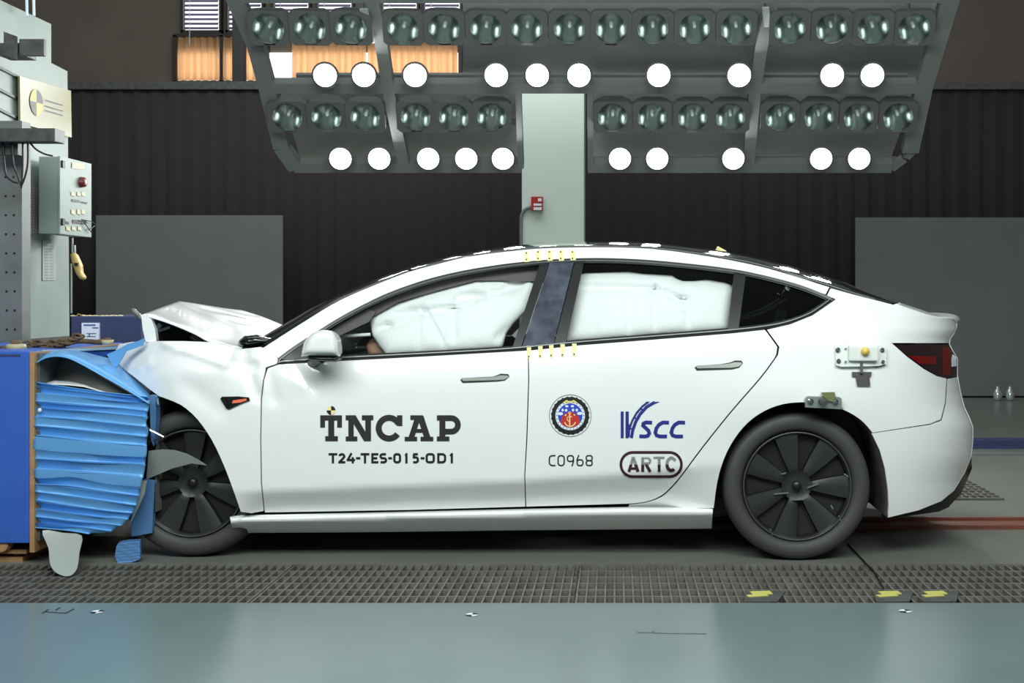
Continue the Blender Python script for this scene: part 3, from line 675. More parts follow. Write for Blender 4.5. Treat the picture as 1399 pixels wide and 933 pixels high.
# wheels
def wheel(px, py, far, rot):
    Y0 = .045 if px > 600 else .11; c = W(px, py, Y0); sg = 1
    y = c.y if not far else 2*YC-c.y; sg = -1 if far else 1
    t = MB(); R0 = c.z if px > 600 else .335
    t.lathe([(.238, .03), (.25, -.004), (.262, -.014), (.285, -.02), (.305, -.016), (.322, -.002), (R0-.004, .03), (R0, .06), (R0, .2), (R0-.006, .235), (.31, .262), (.27, .268), (.24, .25)], 64)
    V = [Vector((v.x, v.z*sg, v.y)) for v in t.v]; V = [v+Vector((c.x, y, R0)) for v in V]
    tyre = mesh('tyre', V, t.f if sg < 0 else [f[::-1] for f in t.f], M_rub, car, True)
    # cover with seven slots
    rr = [0, .03, .05, .066, .074, .09, .12, .15, .18, .205, .222, .228, .236, .243]
    def wdt(r): return .15+.05*(r-.07)/.15 if r > .07 else .15
    def angs(r):
        w1 = wdt(r); S = 2*PI/7; out = []
        for j in range(7):
            c0 = rot+S*j; L_ = S-2*w1-.05
            for d_, sl in ((-w1-.025, 0), (-w1, 1), (-w1*.5, 1), (0, 1), (w1*.5, 1), (w1, 1), (w1+.025, 0), (w1+.025+L_*.25, 0), (w1+.025+L_*.5, 0), (w1+.025+L_*.75, 0)): out.append((c0+d_, sl, (abs(d_-S/2))))
        return out
    NA = 70; V = []
    for r in rr:
        for an, sl, dm in angs(r):
            dish = .012*(1-(r/.24)**2) if r > .05 else .020
            z = dish+.004
            if .07 < r < .225 and sl: z += .028
            elif r >= .236: z = -.006 if r < .24 else .01
            elif r >= .07: z -= .005*(1-dm/.45)
            V.append(Vector((r*math.cos(an), z*sg, r*math.sin(an)))+Vector((c.x, y, R0)))
    fs = []; mi = []
    for i in range(len(rr)-1):
        for k in range(NA):
            k2 = (k+1) % NA; f = (i*NA+k, i*NA+k2, (i+1)*NA+k2, (i+1)*NA+k); fs.append(f if sg > 0 else f[::-1])
            mi.append(1 if .06 < rr[i] < .224 and (k % 10) in (0, 1, 2, 3, 4, 5) and rr[i+1] < .23 else 0)
    wc = mesh('wheel_cover', V, fs, [M_cover, M_slot], car, True, midx=mi); autosmooth(wc, 30)
    b = MB(); b.lathe([(.236, -.008), (.2385, -.0095), (.241, -.008)], 64, axis='y', c=(0, 0, 0))
    mesh('rim_ring', [Vector((v.x, v.y*sg, v.z))+Vector((c.x, y, R0)) for v in b.v], b.f, mat('rim_edge', (70, 70, 72), .3), wc, True)
    b = MB(); b.lathe([(0, .0), (.016, .0), (.02, .006), (.02, .012)], 20, axis='y'); mesh('centre_cap', [Vector((v.x, v.y*sg, v.z))+Vector((c.x, y, R0)) for v in b.v], b.f, M_trim, wc, True)
for far in (False, True):
    wheel(1089, 664, far, math.radians(25)); wheel(262, 666, far, math.radians(-93))
# glints on the rear wheel cover, added as small chrome bars
b = MB()
for p, q in (((1067, 647.5), (1074, 646)), ((1103, 666), (1118, 661)), ((1057, 675), (1077, 673)), ((1052, 722), (1055, 731)), ((1135, 690), (1138, 695)), ((1146, 704), (1149, 712)), ((1083, 682.5), (1098, 682)), ((1153, 647), (1160, 652))):
    b.beam(W(*p, .048), W(*q, .048), .006, .006)
lab(b.build('wheel_glint_bar', M_chrome, car), 'glints on the wheel cover, made as small chrome bars')
# mirror
mir = puffy('door_mirror', smooth_poly([(411, 487), (413, 476), (418, 464), (427, 455), (440, 451), (452, 452.5), (460, 460), (463, 473), (464, 487)], k=3), M_white, car, -.11, .07, 9, step=4)
puffy('mirror_base', [(418, 486.5), (464, 486.5), (464, 491), (459, 494.5), (430, 493), (420, 491)], M_trim, mir, -.10, .06, 4, step=4)
b = MB(); b.tube([W(440, 489, -.08), W(432, 492, -.02), W(428, 494, .06)], [.022, .024, .03]); b.build('mirror_stalk', M_trim, mir)
# side repeater camera
lab(panel('side_camera', [(301, 545), (303, 542), (325, 541.5), (340, 543), (341, 547), (330, 551), (313, 559), (309, 558)], M_black, car, Fc, off=-.008, step=4, flange=.012), 'black triangular side camera housing')
lab(panel('side_indicator', [(318, 547), (336, 544.5), (337, 547), (328, 550), (317, 551)], M_orange, car, Fc, off=-.011, step=4, flange=.004), 'orange indicator strip')
# fuel-less charge flap line, door moulding etc.
def crease_line(pts, m, wpx=.8, off=-.0006, name='panel_gap'):
    V = []; n = len(pts)
    P = np.array(pts, float); T = np.gradient(P, axis=0); T /= np.hypot(T[:, 0], T[:, 1])[:, None]; Nn = np.stack([-T[:, 1], T[:, 0]], 1)
    for s in (-1, 1):
        for i in range(n): q = P[i]+Nn[i]*s*wpx/2; V.append(W(q[0], q[1], Fc(*q)+off))
    return mesh(name, V, [(i, i+1, n+i+1, n+i) for i in range(n-1)], m, car)
# airbags
def quilt(lines, base=.02):
    def f(px, py):
        v = 0
        for a, c, wd, am in lines:
            dd, t = sdist(px, py, a, c); v += 2.2*am*math.exp(-(dd/(wd*1.5))**2)
        return v
    return f
bagF = [(503, 434), (510, 427), (530, 417), (546, 410), (580, 397), (620, 387), (650, 379), (680, 376), (705, 375.5), (722, 375), (736, 378), (729, 402), (721, 424), (702, 442), (692, 455), (689, 466), (686, 476), (600, 482), (528, 486), (518, 473), (509, 459), (506, 447)]
bagR = [(787, 376), (800, 373), (820, 372.5), (858, 371), (880, 374), (918, 376), (925, 381), (933, 384), (948, 384), (966, 382), (990, 386), (1001, 390), (1003, 399), (1000, 420), (996, 452), (900, 458), (771, 469), (778, 425)]
qF = quilt([((540, 430), (620, 421), 3, .02), ((575, 415), (610, 480), 1.6, .014), ((620, 421), (648, 420), 2, .02), ((628, 406), (650, 404), 5, .03), ((655, 405), (690, 396), 1.6, .018), ((695, 392), (712, 388), 5, .025), ((618, 430), (618, 460), 4, .014), ((512, 452), (530, 444), 3, .025), ((560, 423), (568, 422), 4, .02), ((656, 378), (668, 450), 1.2, .008), ((572, 435), (572, 480), 1.5, .008), ((535, 447), (575, 432), 2, .010), ((680, 462), (692, 450), 3, .02)])
qR = quilt([((787, 393), (895, 394), 2.2, .022), ((895, 394), (935, 409), 2, .018), ((800, 425), (985, 432), 1.0, .003), ((812, 374), (812, 460), 1, .006), ((860, 408), (860, 455), 3, .008), ((895, 374), (895, 455), 2, .010), ((920, 409), (938, 409), 2, .015), ((940, 395), (940, 445), 3, .008)])
for far in (False,):
    bf = puffy('curtain_airbag', bagF, M_bag, car, lambda x, y: Fc(x, y)+.13, .055, 22, step=5, extra=qF); lab(bf, 'inflated white front curtain airbag')
    br = puffy('curtain_airbag', bagR, M_bag, car, lambda x, y: Fc(x, y)+.13, .055, 18, step=5, extra=qR); lab(br, 'inflated white rear curtain airbag')
b = MB(); b.tube([W(*p, Fc(*p)+.12) for p in ((462, 459), (480, 458.5), (506, 457))], .008, 8); b.build('airbag_tether', M_bag, car)
# headliner band and interior bits
hl = [(386, 486), (430, 456), (470, 432), (520, 407), (560, 391), (600, 380), (650, 369), (720, 361), (797, 356), (870, 357), (950, 364), (1006, 371), (1004, 400), (990, 400), (985, 392), (930, 392), (870, 382), (790, 386), (745, 386), (700, 384), (650, 388), (600, 400), (545, 420), (506, 441), (463, 460), (440, 475), (400, 490)]
panel('headliner', hl, M_int, car, Fc, off=.19, step=12, flange=0)
hp = [(386, 489), (430, 458), (470, 435), (500, 421), (513, 426), (503, 440), (463, 459), (440, 466), (415, 489)]
panel('a_pillar_lining', hp, mat('pillar_lining', (92, 88, 88), .8), car, Fc, off=.05, step=10, flange=.03)
panel('header_lining', [(500, 420), (520, 410), (560, 394), (600, 382), (650, 371), (737, 362), (745, 366), (738, 384), (650, 383), (600, 396), (545, 412), (510, 432)], mat('pillar_lining', (92, 88, 88), .8), car, Fc, off=.07, step=10, flange=.03)
b = MB(); p = W(440, 0, 0)
b.box((-1.30, .3, .62), (-.95, 1.55, .90), .05)       # dashboard
lab(b.build('dashboard', mat('dash_grey', (86, 92, 90), .7), car), 'grey dashboard')
for x0 in (-.62, .34):
    for y0 in (.38, 1.05):
        b = MB(); b.box((x0-.1, y0, .3), (x0+.4, y0+.45, .52), .06); b.build('seat_cushion', M_int, car)
        b = MB(); b.beam((x0+.42, y0+.225, .45), (x0+.62, y0+.225, 1.08), .42, .13, up=(1, 0, 0)); b.build('seat_backrest', M_int, car)
b = MB(); b.lathe([(.17, .0), (.185, .012), (.18, .03), (.165, .02), (.17, 0)], 32, axis='x', c=(-.92, .6, .84)); b.build('steering_wheel', M_int, car, True)
puffy('dummy_hand', smooth_poly([(500, 474), (503, 467), (510, 462), (517, 464), (527, 476), (532, 486), (515, 487), (505, 486)], closed=True, k=3), M_skin, car, lambda x, y: Fc(x, y)+.22, .04, 8, step=4)
b = MB(); b.add([W(699, 458, .30), W(711, 446, .30), W(706, 463, .30), W(699, 458, .31), W(711, 446, .31), W(706, 463, .31)], [(0, 2, 1), (3, 4, 5), (0, 1, 4, 3), (1, 2, 5, 4), (2, 0, 3, 5)]); b.build('seat_belt_anchor', M_ewhite, car)
b = MB(); b.box((-.97, 1.50, .55), (1.0, 1.52, .95)); b.box((.9, .3, .5), (1.0, 1.5, .95)); b.build('cabin_lining', M_int, car)
# rear side marker bottom reflection patch on glass edge left out; roof aerial
b = MB(); b.tube([W(979, 339, .92), W(991, 345.5, .92)], .012, 8); lab(b.build('roof_clip', M_tape, car), 'small yellowish clip on the roof edge')
# yellow marker tabs
for i, x in enumerate((719, 735, 750.5, 766, 782)):
    y0 = 342-.0 if i else 343.5; s = [(x-2.6, y0), (x+3, y0), (x+3, y0+8), (x+5, y0+9.5), (x+4.5, y0+14), (x-2.5, y0+14.5), (x-2.6, y0+10)]
    mk = panel('marker_tab', s, M_tape, car, Fc, off=-.004, step=4, flange=.004); lab(mk, 'pale yellow marker tab')
    for yy in (y0+2, y0+11): panel('marker_dot', circ(x, yy, 1.1, 8), M_txt, mk, Fc, off=-.006, step=3, flange=0)
for i, x in enumerate((722.5, 738, 753, 768.5, 784.5)):
    y0 = 472.5-i*.8; s = [(x-3, y0), (x+3.2, y0), (x+3.2, y0+8), (x+2, y0+9), (x+2, y0+17), (x-2.4, y0+17), (x-2.4, y0+9)]
    mk = panel('marker_tab', s, M_tape, car, Fc, off=-.004, step=4, flange=.004); lab(mk, 'pale yellow marker tab')
    panel('marker_dot', circ(x-.2, y0+14.5, 1.2, 8), M_txt, mk, Fc, off=-.006, step=3, flange=0)
# sensor mount on the rear quarter
sm = lab(panel('sensor_plate', [(1141, 472), (1172, 469), (1203, 471), (1211, 474), (1211, 497), (1200, 500), (1150, 501), (1142, 499)], mat('sensor_plate_pale', (222, 228, 222), .4), car, Fc, off=-.02, step=6, flange=.025), 'pale steel sensor plate')
b = MB()
for x, y, r in ((1144.5, 478, .011), (1145.5, 493, .010), (1205, 478, .010), (1206, 494, .008), (1155, 476, .005), (1155, 494, .005)):
    b = MB(); p = W(x, y, Fc(x, y)-.02); b.lathe([(r, 0), (r, -.008), (r*.6, -.011), (0, -.011)], 12, axis='y', c=p); b.build('bolt', M_chrome, sm)
b = MB(); p = W(1160, 472, Fc(1180, 480)-.05); q = W(1200, 493, Fc(1180, 480)-.05); b.box((p.x, p.y, q.z), (q.x, p.y+.04, p.z), .008); b.build('sensor_block', mat('sensor_white', (232, 235, 230), .4), sm)
b = MB(); p = W(1182, 480, Fc(1182, 480)-.055); b.lathe([(0, -.022), (.010, -.02), (.017, -.01), (.019, 0), (.017, .01)], 16, axis='y', c=p); lab(b.build('sensor_knob', mat('sensor_yellow', (228, 196, 90), .4), sm, True), 'yellow sensor knob')
b = MB(); b.beam(W(1177, 496, Fc(1177, 496)-.02), W(1177, 510, Fc(1177, 510)-.02), .012, .012); b.add([W(*q_, Fc(*q_)-.012) for q_ in ((1164, 508), (1191, 508), (1190, 514), (1188, 514), (1189, 527), (1171, 527), (1169, 514), (1164, 514))]+[W(*q_, Fc(*q_)+.0) for q_ in ((1164, 508), (1191, 508), (1190, 514), (1188, 514), (1189, 527), (1171, 527), (1169, 514), (1164, 514))], [tuple(range(7, -1, -1))]+[(i, i+8, (i+1) % 8+8, (i+1) % 8)[::-1] for i in range(8)])
lab(b.build('sensor_hook', mat('hook_grey', (74, 70, 70), .5), sm), 'dark grey hanging bracket')
b = MB(); b.add([W(1147, 499, .0), W(1210, 498, .0), W(1190, 505, .01), (W(1163, 505, .01)), W(1147, 499, .04), W(1210, 498, .04), W(1190, 505, .04), W(1163, 505, .04)], [(0, 3, 2, 1), (0, 1, 5, 4), (2, 3, 7, 6), (0, 4, 7, 3), (1, 2, 6, 5)]); b.build('sensor_skirt', M_bracket, sm)
sm2 = lab(panel('arch_bracket', [(1100, 545), (1103, 541.5), (1147, 542.5), (1150, 545), (1150, 556), (1153, 558.5), (1149, 559), (1100, 556.5)], M_steel, car, Fc, off=-.03, step=6, flange=.03), 'galvanised bracket above the rear wheel')
b = MB()
for x, y in ((1107, 548), (1141, 549)): b = MB(); b.lathe([(.013, 0), (.013, -.01), (.007, -.014), (0, -.014)], 12, axis='y', c=W(x, y, Fc(x, y)-.03)); b.build('bolt', M_chrome, sm2)
b = MB(); b.lathe([(0, -.04), (.018, -.036), (.02, 0)], 14, axis='y', c=W(1124, 548, Fc(1124, 548)-.03)); b.build('swivel', M_bracket, sm2)
b = MB(); P_ = [(1122, 536), (1140, 535.5), (1142, 543), (1138, 549), (1127, 546)]; b.add([W(*q, -.07) for q in P_]+[W(*q, .0) for q in P_], [(4, 3, 2, 1, 0)]+[(i, (i+1) % 5, (i+1) % 5+5, i+5) for i in range(5)]); lab(b.build('target_block', mat('olive_block', (112, 116, 72), .6), sm2), 'olive angled block')

# ---- lettering: strokes on the body surface
def clip_band(poly, v0, v1):
    def cl(P, f):
        out = []
        for i in range(len(P)):
            a, c = P[i], P[(i+1) % len(P)]; fa, fc_ = f(a), f(c)
            if fa >= 0: out.append(a)
            if (fa >= 0) != (fc_ >= 0): t = fa/(fa-fc_); out.append((a[0]+(c[0]-a[0])*t, a[1]+(c[1]-a[1])*t))
        return out
    P = cl(poly, lambda p: p[1]-v0)
    return cl(P, lambda p: v1-p[1]) if len(P) > 2 else []
def stroke(pts, w_, closed=False):            # -> list of quads
    pts = [p for i, p in enumerate(pts) if i == 0 or math.hypot(p[0]-pts[i-1][0], p[1]-pts[i-1][1]) > .6]
    if closed and math.hypot(pts[0][0]-pts[-1][0], pts[0][1]-pts[-1][1]) < .6: pts = pts[:-1]
    P = np.array(pts, float); n = len(P); L = []; Rr = []
    for i in range(n):
        a = P[(i-1) % n] if (closed or i > 0) else None; c = P[(i+1) % n] if (closed or i < n-1) else None
        if a is None: t = (c-P[i]); t /= np.hypot(*t); nn = np.array([-t[1], t[0]]); s = 1
        elif c is None: t = (P[i]-a); t /= np.hypot(*t); nn = np.array([-t[1], t[0]]); s = 1
        else:
            t1 = (P[i]-a); t1 /= np.hypot(*t1); t2 = (c-P[i]); t2 /= np.hypot(*t2); t = t1+t2
            if np.hypot(*t) < .2: t = t1
            t /= np.hypot(*t); nn = np.array([-t[1], t[0]]); s = 1/max(.5, abs(np.dot(nn, [-t1[1], t1[0]])))
        L.append(tuple(P[i]+nn*w_/2*s)); Rr.append(tuple(P[i]-nn*w_/2*s))
    k = n if closed else n-1
    return [[L[i], L[(i+1) % n], Rr[(i+1) % n], Rr[i]] for i in range(k)]
def rect(x0, y0, x1, y1): return [[(x0, y0), (x1, y0), (x1, y1), (x0, y1)]]
def arc(cx, cy, rx, ry, a0, a1, n=12): return [(cx+rx*math.cos(math.radians(a0+(a1-a0)*i/n)), cy+ry*math.sin(math.radians(a0+(a1-a0)*i/n))) for i in range(n+1)]
def decal(name, items, off=-.0025, scale=1, ox=0, oy=0, label=None, parent=car, F=Fc):
    """items: list of (quads, material)"""
    V = []; fs = []; mi = []; ms = []
    for li, (quads, m) in enumerate(items):
        if m not in ms: ms.append(m)
        for q in quads:
            if len(q) < 3: continue
            ar = sum(q[i][0]*q[(i+1) % len(q)][1]-q[(i+1) % len(q)][0]*q[i][1] for i in range(len(q)))
            if ar > 0: q = q[::-1]
            n = len(V)
            for u, v in q:
                X, Y_ = ox+u/scale, oy+v/scale; V.append(W(X, Y_, F(X, Y_)+off-li*.0003))
            fs.append(tuple(range(n, n+len(q)))); mi.append(ms.index(m))
    o = mesh(name, V, fs, ms, parent, midx=mi)
    if label: lab(o, label)
    return o
def glyph(ch, x0, x1, y0, y1, w_):
    x0 += w_/2; x1 -= w_/2; y0 += w_/2; y1 -= w_/2; cx = (x0+x1)/2; cy = (y0+y1)/2; rx = (x1-x0)/2; H = y1-y0; r = min(rx, H*.26)
    h = w_/2
    def rr(xa, ya, xb, yb, rd): return arc(xb-rd, ya+rd, rd, rd, -90, 0, 5)+arc(xb-rd, yb-rd, rd, rd, 0, 90, 5)+arc(xa+rd, yb-rd, rd, rd, 90, 180, 5)+arc(xa+rd, ya+rd, rd, rd, 180, 270, 5)
    if ch == 'T': return rect(x0-h, y0-h, x1+h, y0+h)+rect(cx-h, y0, cx+h, y1+h)
    if ch == 'E': return rect(x0-h, y0-h, x0+h, y1+h)+rect(x0, y0-h, x1+h, y0+h)+rect(x0, cy-h, x1, cy+h)+rect(x0, y1-h, x1+h, y1+h)
    if ch == '-': return rect(x0-h, cy-h, x1+h, cy+h)
    if ch == '1': return rect(x1-w_*1.0, y0-h, x1, y1+h)+stroke([(x1-h, y0), (x0+h, y0+H*.22)], w_)
    if ch in '0O': return stroke(rr(x0, y0, x1, y1, r), w_, True)
    if ch == 'D': return rect(x0-h, y0-h, x0+h, y1+h)+stroke([(x0, y0)]+arc(x1-r*1.3, y0+r*1.3, r*1.3, r*1.3, -90, 0, 6)+arc(x1-r*1.3, y1-r*1.3, r*1.3, r*1.3, 0, 90, 6)+[(x0, y1)], w_)
    if ch == '2': return stroke(arc(cx, y0+r, rx, r, 190, 360, 8)+[(x1, y0+r*1.3), (x0, y1)], w_)+rect(x0-h, y1-h, x1+h, y1+h)
    if ch == '4': return stroke([(cx+rx*.2, y0-h), (x0, y0+H*.72)], w_)+rect(x0-h, y0+H*.72-h, x1+h, y0+H*.72+h)+rect(cx+rx*.25, cy-h, cx+rx*.25+w_, y1+h)
    if ch == '5': return rect(x0, y0-h, x1, y0+h)+rect(x0-h*.4, y0, x0+w_*.8, cy)+stroke([(x0, cy-h*.6), (cx, cy-h*.8)]+arc(x1-r, cy-h*.8+r, r, r, -90, 0, 6)+arc(x1-r, y1-r, r, r, 0, 90, 6)+[(x0, y1)], w_)
    if ch == 'S': return stroke([(x1, y0)]+arc(x0+H/4, y0+H/4, H/4, H/4, 270, 90, 8)+arc(x1-H/4, y1-H/4, H/4, H/4, -90, 90, 8)+[(x0, y1)], w_)
    if ch == 'C': return stroke([(x1, y0)]+arc(x0+r*1.2, y0+r*1.2, r*1.2, r*1.2, 270, 180, 6)+arc(x0+r*1.2, y1-r*1.2, r*1.2, r*1.2, 180, 90, 6)+[(x1, y1)], w_)
    if ch == '8': return stroke(rr(x0, y0, x1, cy, H*.2), w_, True)+stroke(rr(x0, cy, x1, y1, H*.22), w_, True)
    if ch == '9': return stroke(rr(x0, y0, x1, cy+H*.08, H*.22), w_, True)+stroke([(x1, y0+H*.3), (x1, cy+H*.12), (x1-rx*.5, y1+h)], w_)
    if ch == '6': return stroke(rr(x0, cy-H*.08, x1, y1, H*.22), w_, True)+stroke([(x0, y1-H*.3), (x0, cy-H*.12), (x0+rx*.6, y0-h)], w_)
    return []
# TNCAP
Q = rect(175, 127, 313, 160)+rect(175, 127, 205, 205)+rect(283, 127, 313, 205)+rect(226, 127, 264, 290)+rect(207, 260, 287, 292)
Q += rect(337, 127, 398, 158)+rect(354, 130, 388, 292)+rect(337, 262, 411, 292)+[[(354, 127), (400, 127), (498, 292), (454, 292)]]+rect(462, 130, 498, 292)+rect(440, 127, 513, 158)
Q += stroke([(680, 178)]+arc(613, 209, 66, 66, -35, -325, 26), 38)+rect(664, 127, 698, 195)
Q += [[(782, 130), (812, 150), (772, 275), (735, 275)], [(790, 130), (832, 130), (880, 275), (838, 275)]]+rect(749, 127, 828, 156)+rect(765, 214, 850, 238)+rect(713, 264, 792, 292)+rect(814, 264, 895, 292)
Q += rect(934, 130, 972, 292)+rect(918, 127, 1005, 160)+stroke([(960, 145), (1010, 145)]+arc(1010, 188, 42, 43, -90, 90, 12)+[(960, 231)], 36)+rect(918, 262, 997, 292)
decal('lettering_decal', [(Q, M_txt2)], scale=4.663, ox=400, oy=540, label='slab lettering TNCAP')
Qy = []; Qb = []
for k in range(4):
    fan = [(244, 96)]+[(244+28*math.cos(PI/2*k+PI/2*j/6), 96+28*math.sin(PI/2*k+PI/2*j/6)) for j in range(7)]; (Qb if k in (1, 3) else Qy).append(fan)
decal('target_decal', [(Qy, M_tape), (Qb, M_txt)], scale=4.663, ox=400, oy=540)
s = 'T24-TES-015-OD1'; sp = [(228, 283), (290, 335), (343, 397), (403, 430), (432, 488), (500, 545), (552, 601), (608, 632), (640, 690), (704, 738), (760, 804), (815, 839), (846, 905), (920, 977), (990, 1027)]
Q = []
for ch, (a, c) in zip(s, sp): Q += glyph(ch, a, c, 368, 433, 14)
decal('lettering_decal', [(Q, M_txt)], scale=4.663, ox=400, oy=540, label='small lettering T24-TES-015-OD1')
Q = []
for ch, (a, c) in zip('C0968', [(248, 299), (308, 358), (372, 421), (438, 486), (500, 549)]): Q += glyph(ch, a, c, 507, 583, 8.5)
decal('lettering_decal', [(Q, M_txt)], scale=4.996, ox=700, oy=520, label='lettering C0968')
# VSCC
Q = rect(62, 172, 94, 454)+rect(113, 172, 148, 454)
Q += [[(113, 454), (148, 454), (165, 330), (148, 300)]]
Q += stroke([(148, 440), (152, 360), (185, 270), (230, 190), (290, 120), (350, 72)], 22)+stroke([(176, 454), (190, 370), (222, 280), (268, 200), (340, 122), (425, 72)], 32)
for a, c in (((160, 352), (185, 358)), ((212, 238), (240, 252)), ((280, 145), (305, 162))): Q += stroke([a, c], 16)
Q += [[(400, 70), (478, 68), (425, 92), (400, 90)], [(335, 68), (372, 68), (350, 90), (320, 90)]]
Q += stroke([(396, 290), (330, 287), (303, 300), (300, 322), (330, 348), (358, 375), (366, 405), (350, 430), (320, 437), (260, 434)], 38)
for dx in (0, 170): Q += stroke([(576+dx, 290), (510+dx, 288), (468+dx, 312), (442+dx, 350), (430+dx, 395), (444+dx, 425), (480+dx, 437), (554+dx, 436)], 38)
decal('logo_decal', [(Q, M_lblue)], scale=7.78, ox=840, oy=540, label='blue VSCC logo with curved road')
# ARTC
ring = arc(190, 735, 126, 129, 90, 270, 14)+arc(582, 735, 126, 129, -90, 90, 14)
Qr = stroke(ring, 28, True)
def art():
    A = stroke([(150, 812), (195, 655)], 30)+stroke([(195, 655), (246, 812)], 34)+rect(165, 765, 235, 790)
    Rr = rect(280, 655, 312, 812)+stroke([(290, 668), (350, 668)]+arc(350, 697, 26, 28, -90, 90, 8)+[(290, 726)], 26)+stroke([(330, 730), (376, 812)], 32)
    T = rect(410, 652, 528, 678)+rect(456, 655, 486, 812)
    C = stroke([(648, 690)]+arc(600, 732, 46, 66, -50, -310, 20), 34)
    return A+Rr+T+C
G = []; Dk = []
for q in art():
    for k in range(6):
        v0 = 650+k*15
        c = clip_band(q, v0, v0+8)
        if len(c) > 2: G.append(c)
    c = clip_band(q, 738, 820)
    if len(c) > 2: Dk.append(c)
decal('logo_decal', [(Qr, M_lred), (G, M_lgrey), (Dk, M_lred)], scale=7.78, ox=840, oy=540, label='dark red oval ARTC logo')
# round emblem
cx, cy = 455, 440
def disc(x, y, r, n=28, ry=None): return [[(x+r*math.cos(2*PI*k/n), y+(ry or r)*math.sin(2*PI*k/n)) for k in range(n)]]
items = [(stroke(disc(cx, cy, 333, 48)[0], 9, True), M_lgrey)]
gear = stroke(disc(cx, cy, 268, 48)[0], 60, True)
for k in range(24): gear += disc(cx+285*math.cos(2*PI*k/24+.1), cy+285*math.sin(2*PI*k/24+.1), 24, 8)
items.append((gear, M_txt)); items.append((disc(cx, cy, 232, 40), M_ewhite)); d_ = []
for k in range(24): a_ = 2*PI*k/24; d_ += disc(cx+215*math.cos(a_), cy+215*math.sin(a_), 9, 6)
items.append((d_, M_txt)); items.append((disc(cx, cy, 195, 40), M_eblue))
items.append(([[(cx+190*math.cos(math.radians(a_)), cy+190*math.sin(math.radians(a_))) for a_ in range(35, 146, 10)]+[(325, 450), (380, 400), (455, 380), (530, 400), (590, 450)]], M_red))
wh = disc(400, 290, 28, 8, 18)+disc(490, 290, 28, 8, 18)+disc(335, 352, 20, 8, 24)+disc(390, 355, 20, 8, 24)+disc(500, 352, 20, 8, 24)+disc(560, 352, 20, 8, 24)+disc(300, 410, 42, 10, 26)+disc(605, 405, 42, 10, 26)+disc(383, 432, 12, 6)+disc(520, 430, 12, 6)
items.append((wh, M_ewhite))
an = stroke([(447, 400), (447, 600)], 20)+stroke(arc(453, 520, 88, 92, 15, 165, 12), 18)+stroke(disc(445, 395, 18, 10)[0], 10, True)+rect(415, 450, 485, 465)+stroke(arc(440, 490, 34, 40, 90, 270, 8), 12)
items.append((an, M_cream)); items.append((stroke([(345, 240), (400, 205), (455, 232), (510, 205), (560, 240)], 26), mat('emblem_yellow', (226, 214, 110), .5)))
decal('emblem_decal', items, scale=11.66, ox=740, oy=530, label='round gear emblem with anchor')

# ---- debris at the front of the car
b = MB()
flp = [(203, 616), (222, 614), (238, 615), (255, 620), (270, 628), (283, 636), (262, 633), (235, 640), (200, 655)]
lab(panel('torn_liner_piece', flp, M_plastic, car, lambda x, y: .0+(y-614)*.002-.01, step=5, flange=.006), 'torn pale plastic strip over the front wheel')
b = MB(); b.tube([W(196, 583, -.02), W(224, 597, -.03)], .006, 8); b.lathe([(.010, -.006), (.010, .006)], 10, axis='y', c=W(224, 597.5, -.03)); b.build('bent_rod', M_chrome, car)
b = MB(); b.tube([W(204, 604, .03), W(222, 597, .0)], .004, 6); b.build('wire', M_bracket, car)
b = MB(); b.tube([W(215, 545, .03), W(216, 553, .02)], .006, 6); b.build('bent_rod', M_chrome, car)
puffy('headlamp_fragment', [(196, 438), (191, 437), (181, 428), (178, 422), (183, 421), (191, 428)], mat('fragment_grey', (120, 120, 110), .4), car, .35, .012, 4, step=3)

# ------------------------------------------------------------ barrier
bar = thing('crash_barrier', 'crumpled blue aluminium crash barrier squashed between trolley and car', 'barrier', W(120, 733, .3))
def Ffold(px, py):
    s_ = ip(py, [520, 560, 620, 680, 730], [.13, .08, .07, .11, .13])
    v = py-s_*(px-45)+1.6*math.sin(px/55+py/40)
    e = [521, 525, 534, 546, 556, 571, 583, 597, 613, 624, 640, 652, 662, 673, 684, 695, 706, 717, 730, 745]
    k = max(0, min(len(e)-2, int(np.searchsorted(e, v))-1)); ph = max(0, min(1, (v-e[k])/(e[k+1]-e[k])))
    hh = .016+.008*math.sin(k*2.4)
    saw = ph/.80 if ph < .80 else (1-ph)/.20
    if k == 10: saw *= .4
    return -.035+hh*saw-.012*math.sin((py-523)/200*PI)+.003*math.sin(px/23+k*2)+max(0, (px-185))*.0010
def fslope(v): return ip(v, [520, 560, 620, 680, 730], [.13, .085, .07, .12, .14])
def fxr(py): return ip(py, [520, 543, 556, 590, 615, 640, 660, 680, 695, 711, 722, 729, 733], [200, 203, 202, 201, 200, 198, 194, 189, 184, 174, 163, 148, 120])
def fxl(py): return ip(py, [520, 546, 610, 650, 690, 725], [50, 47, 45, 47, 48, 46])
fe = [521.5, 526, 535, 547, 557, 570, 583, 596, 613, 625, 640, 652, 662, 673, 684, 694, 704, 713, 720]
rows_ = []; rf = random.Random(4)
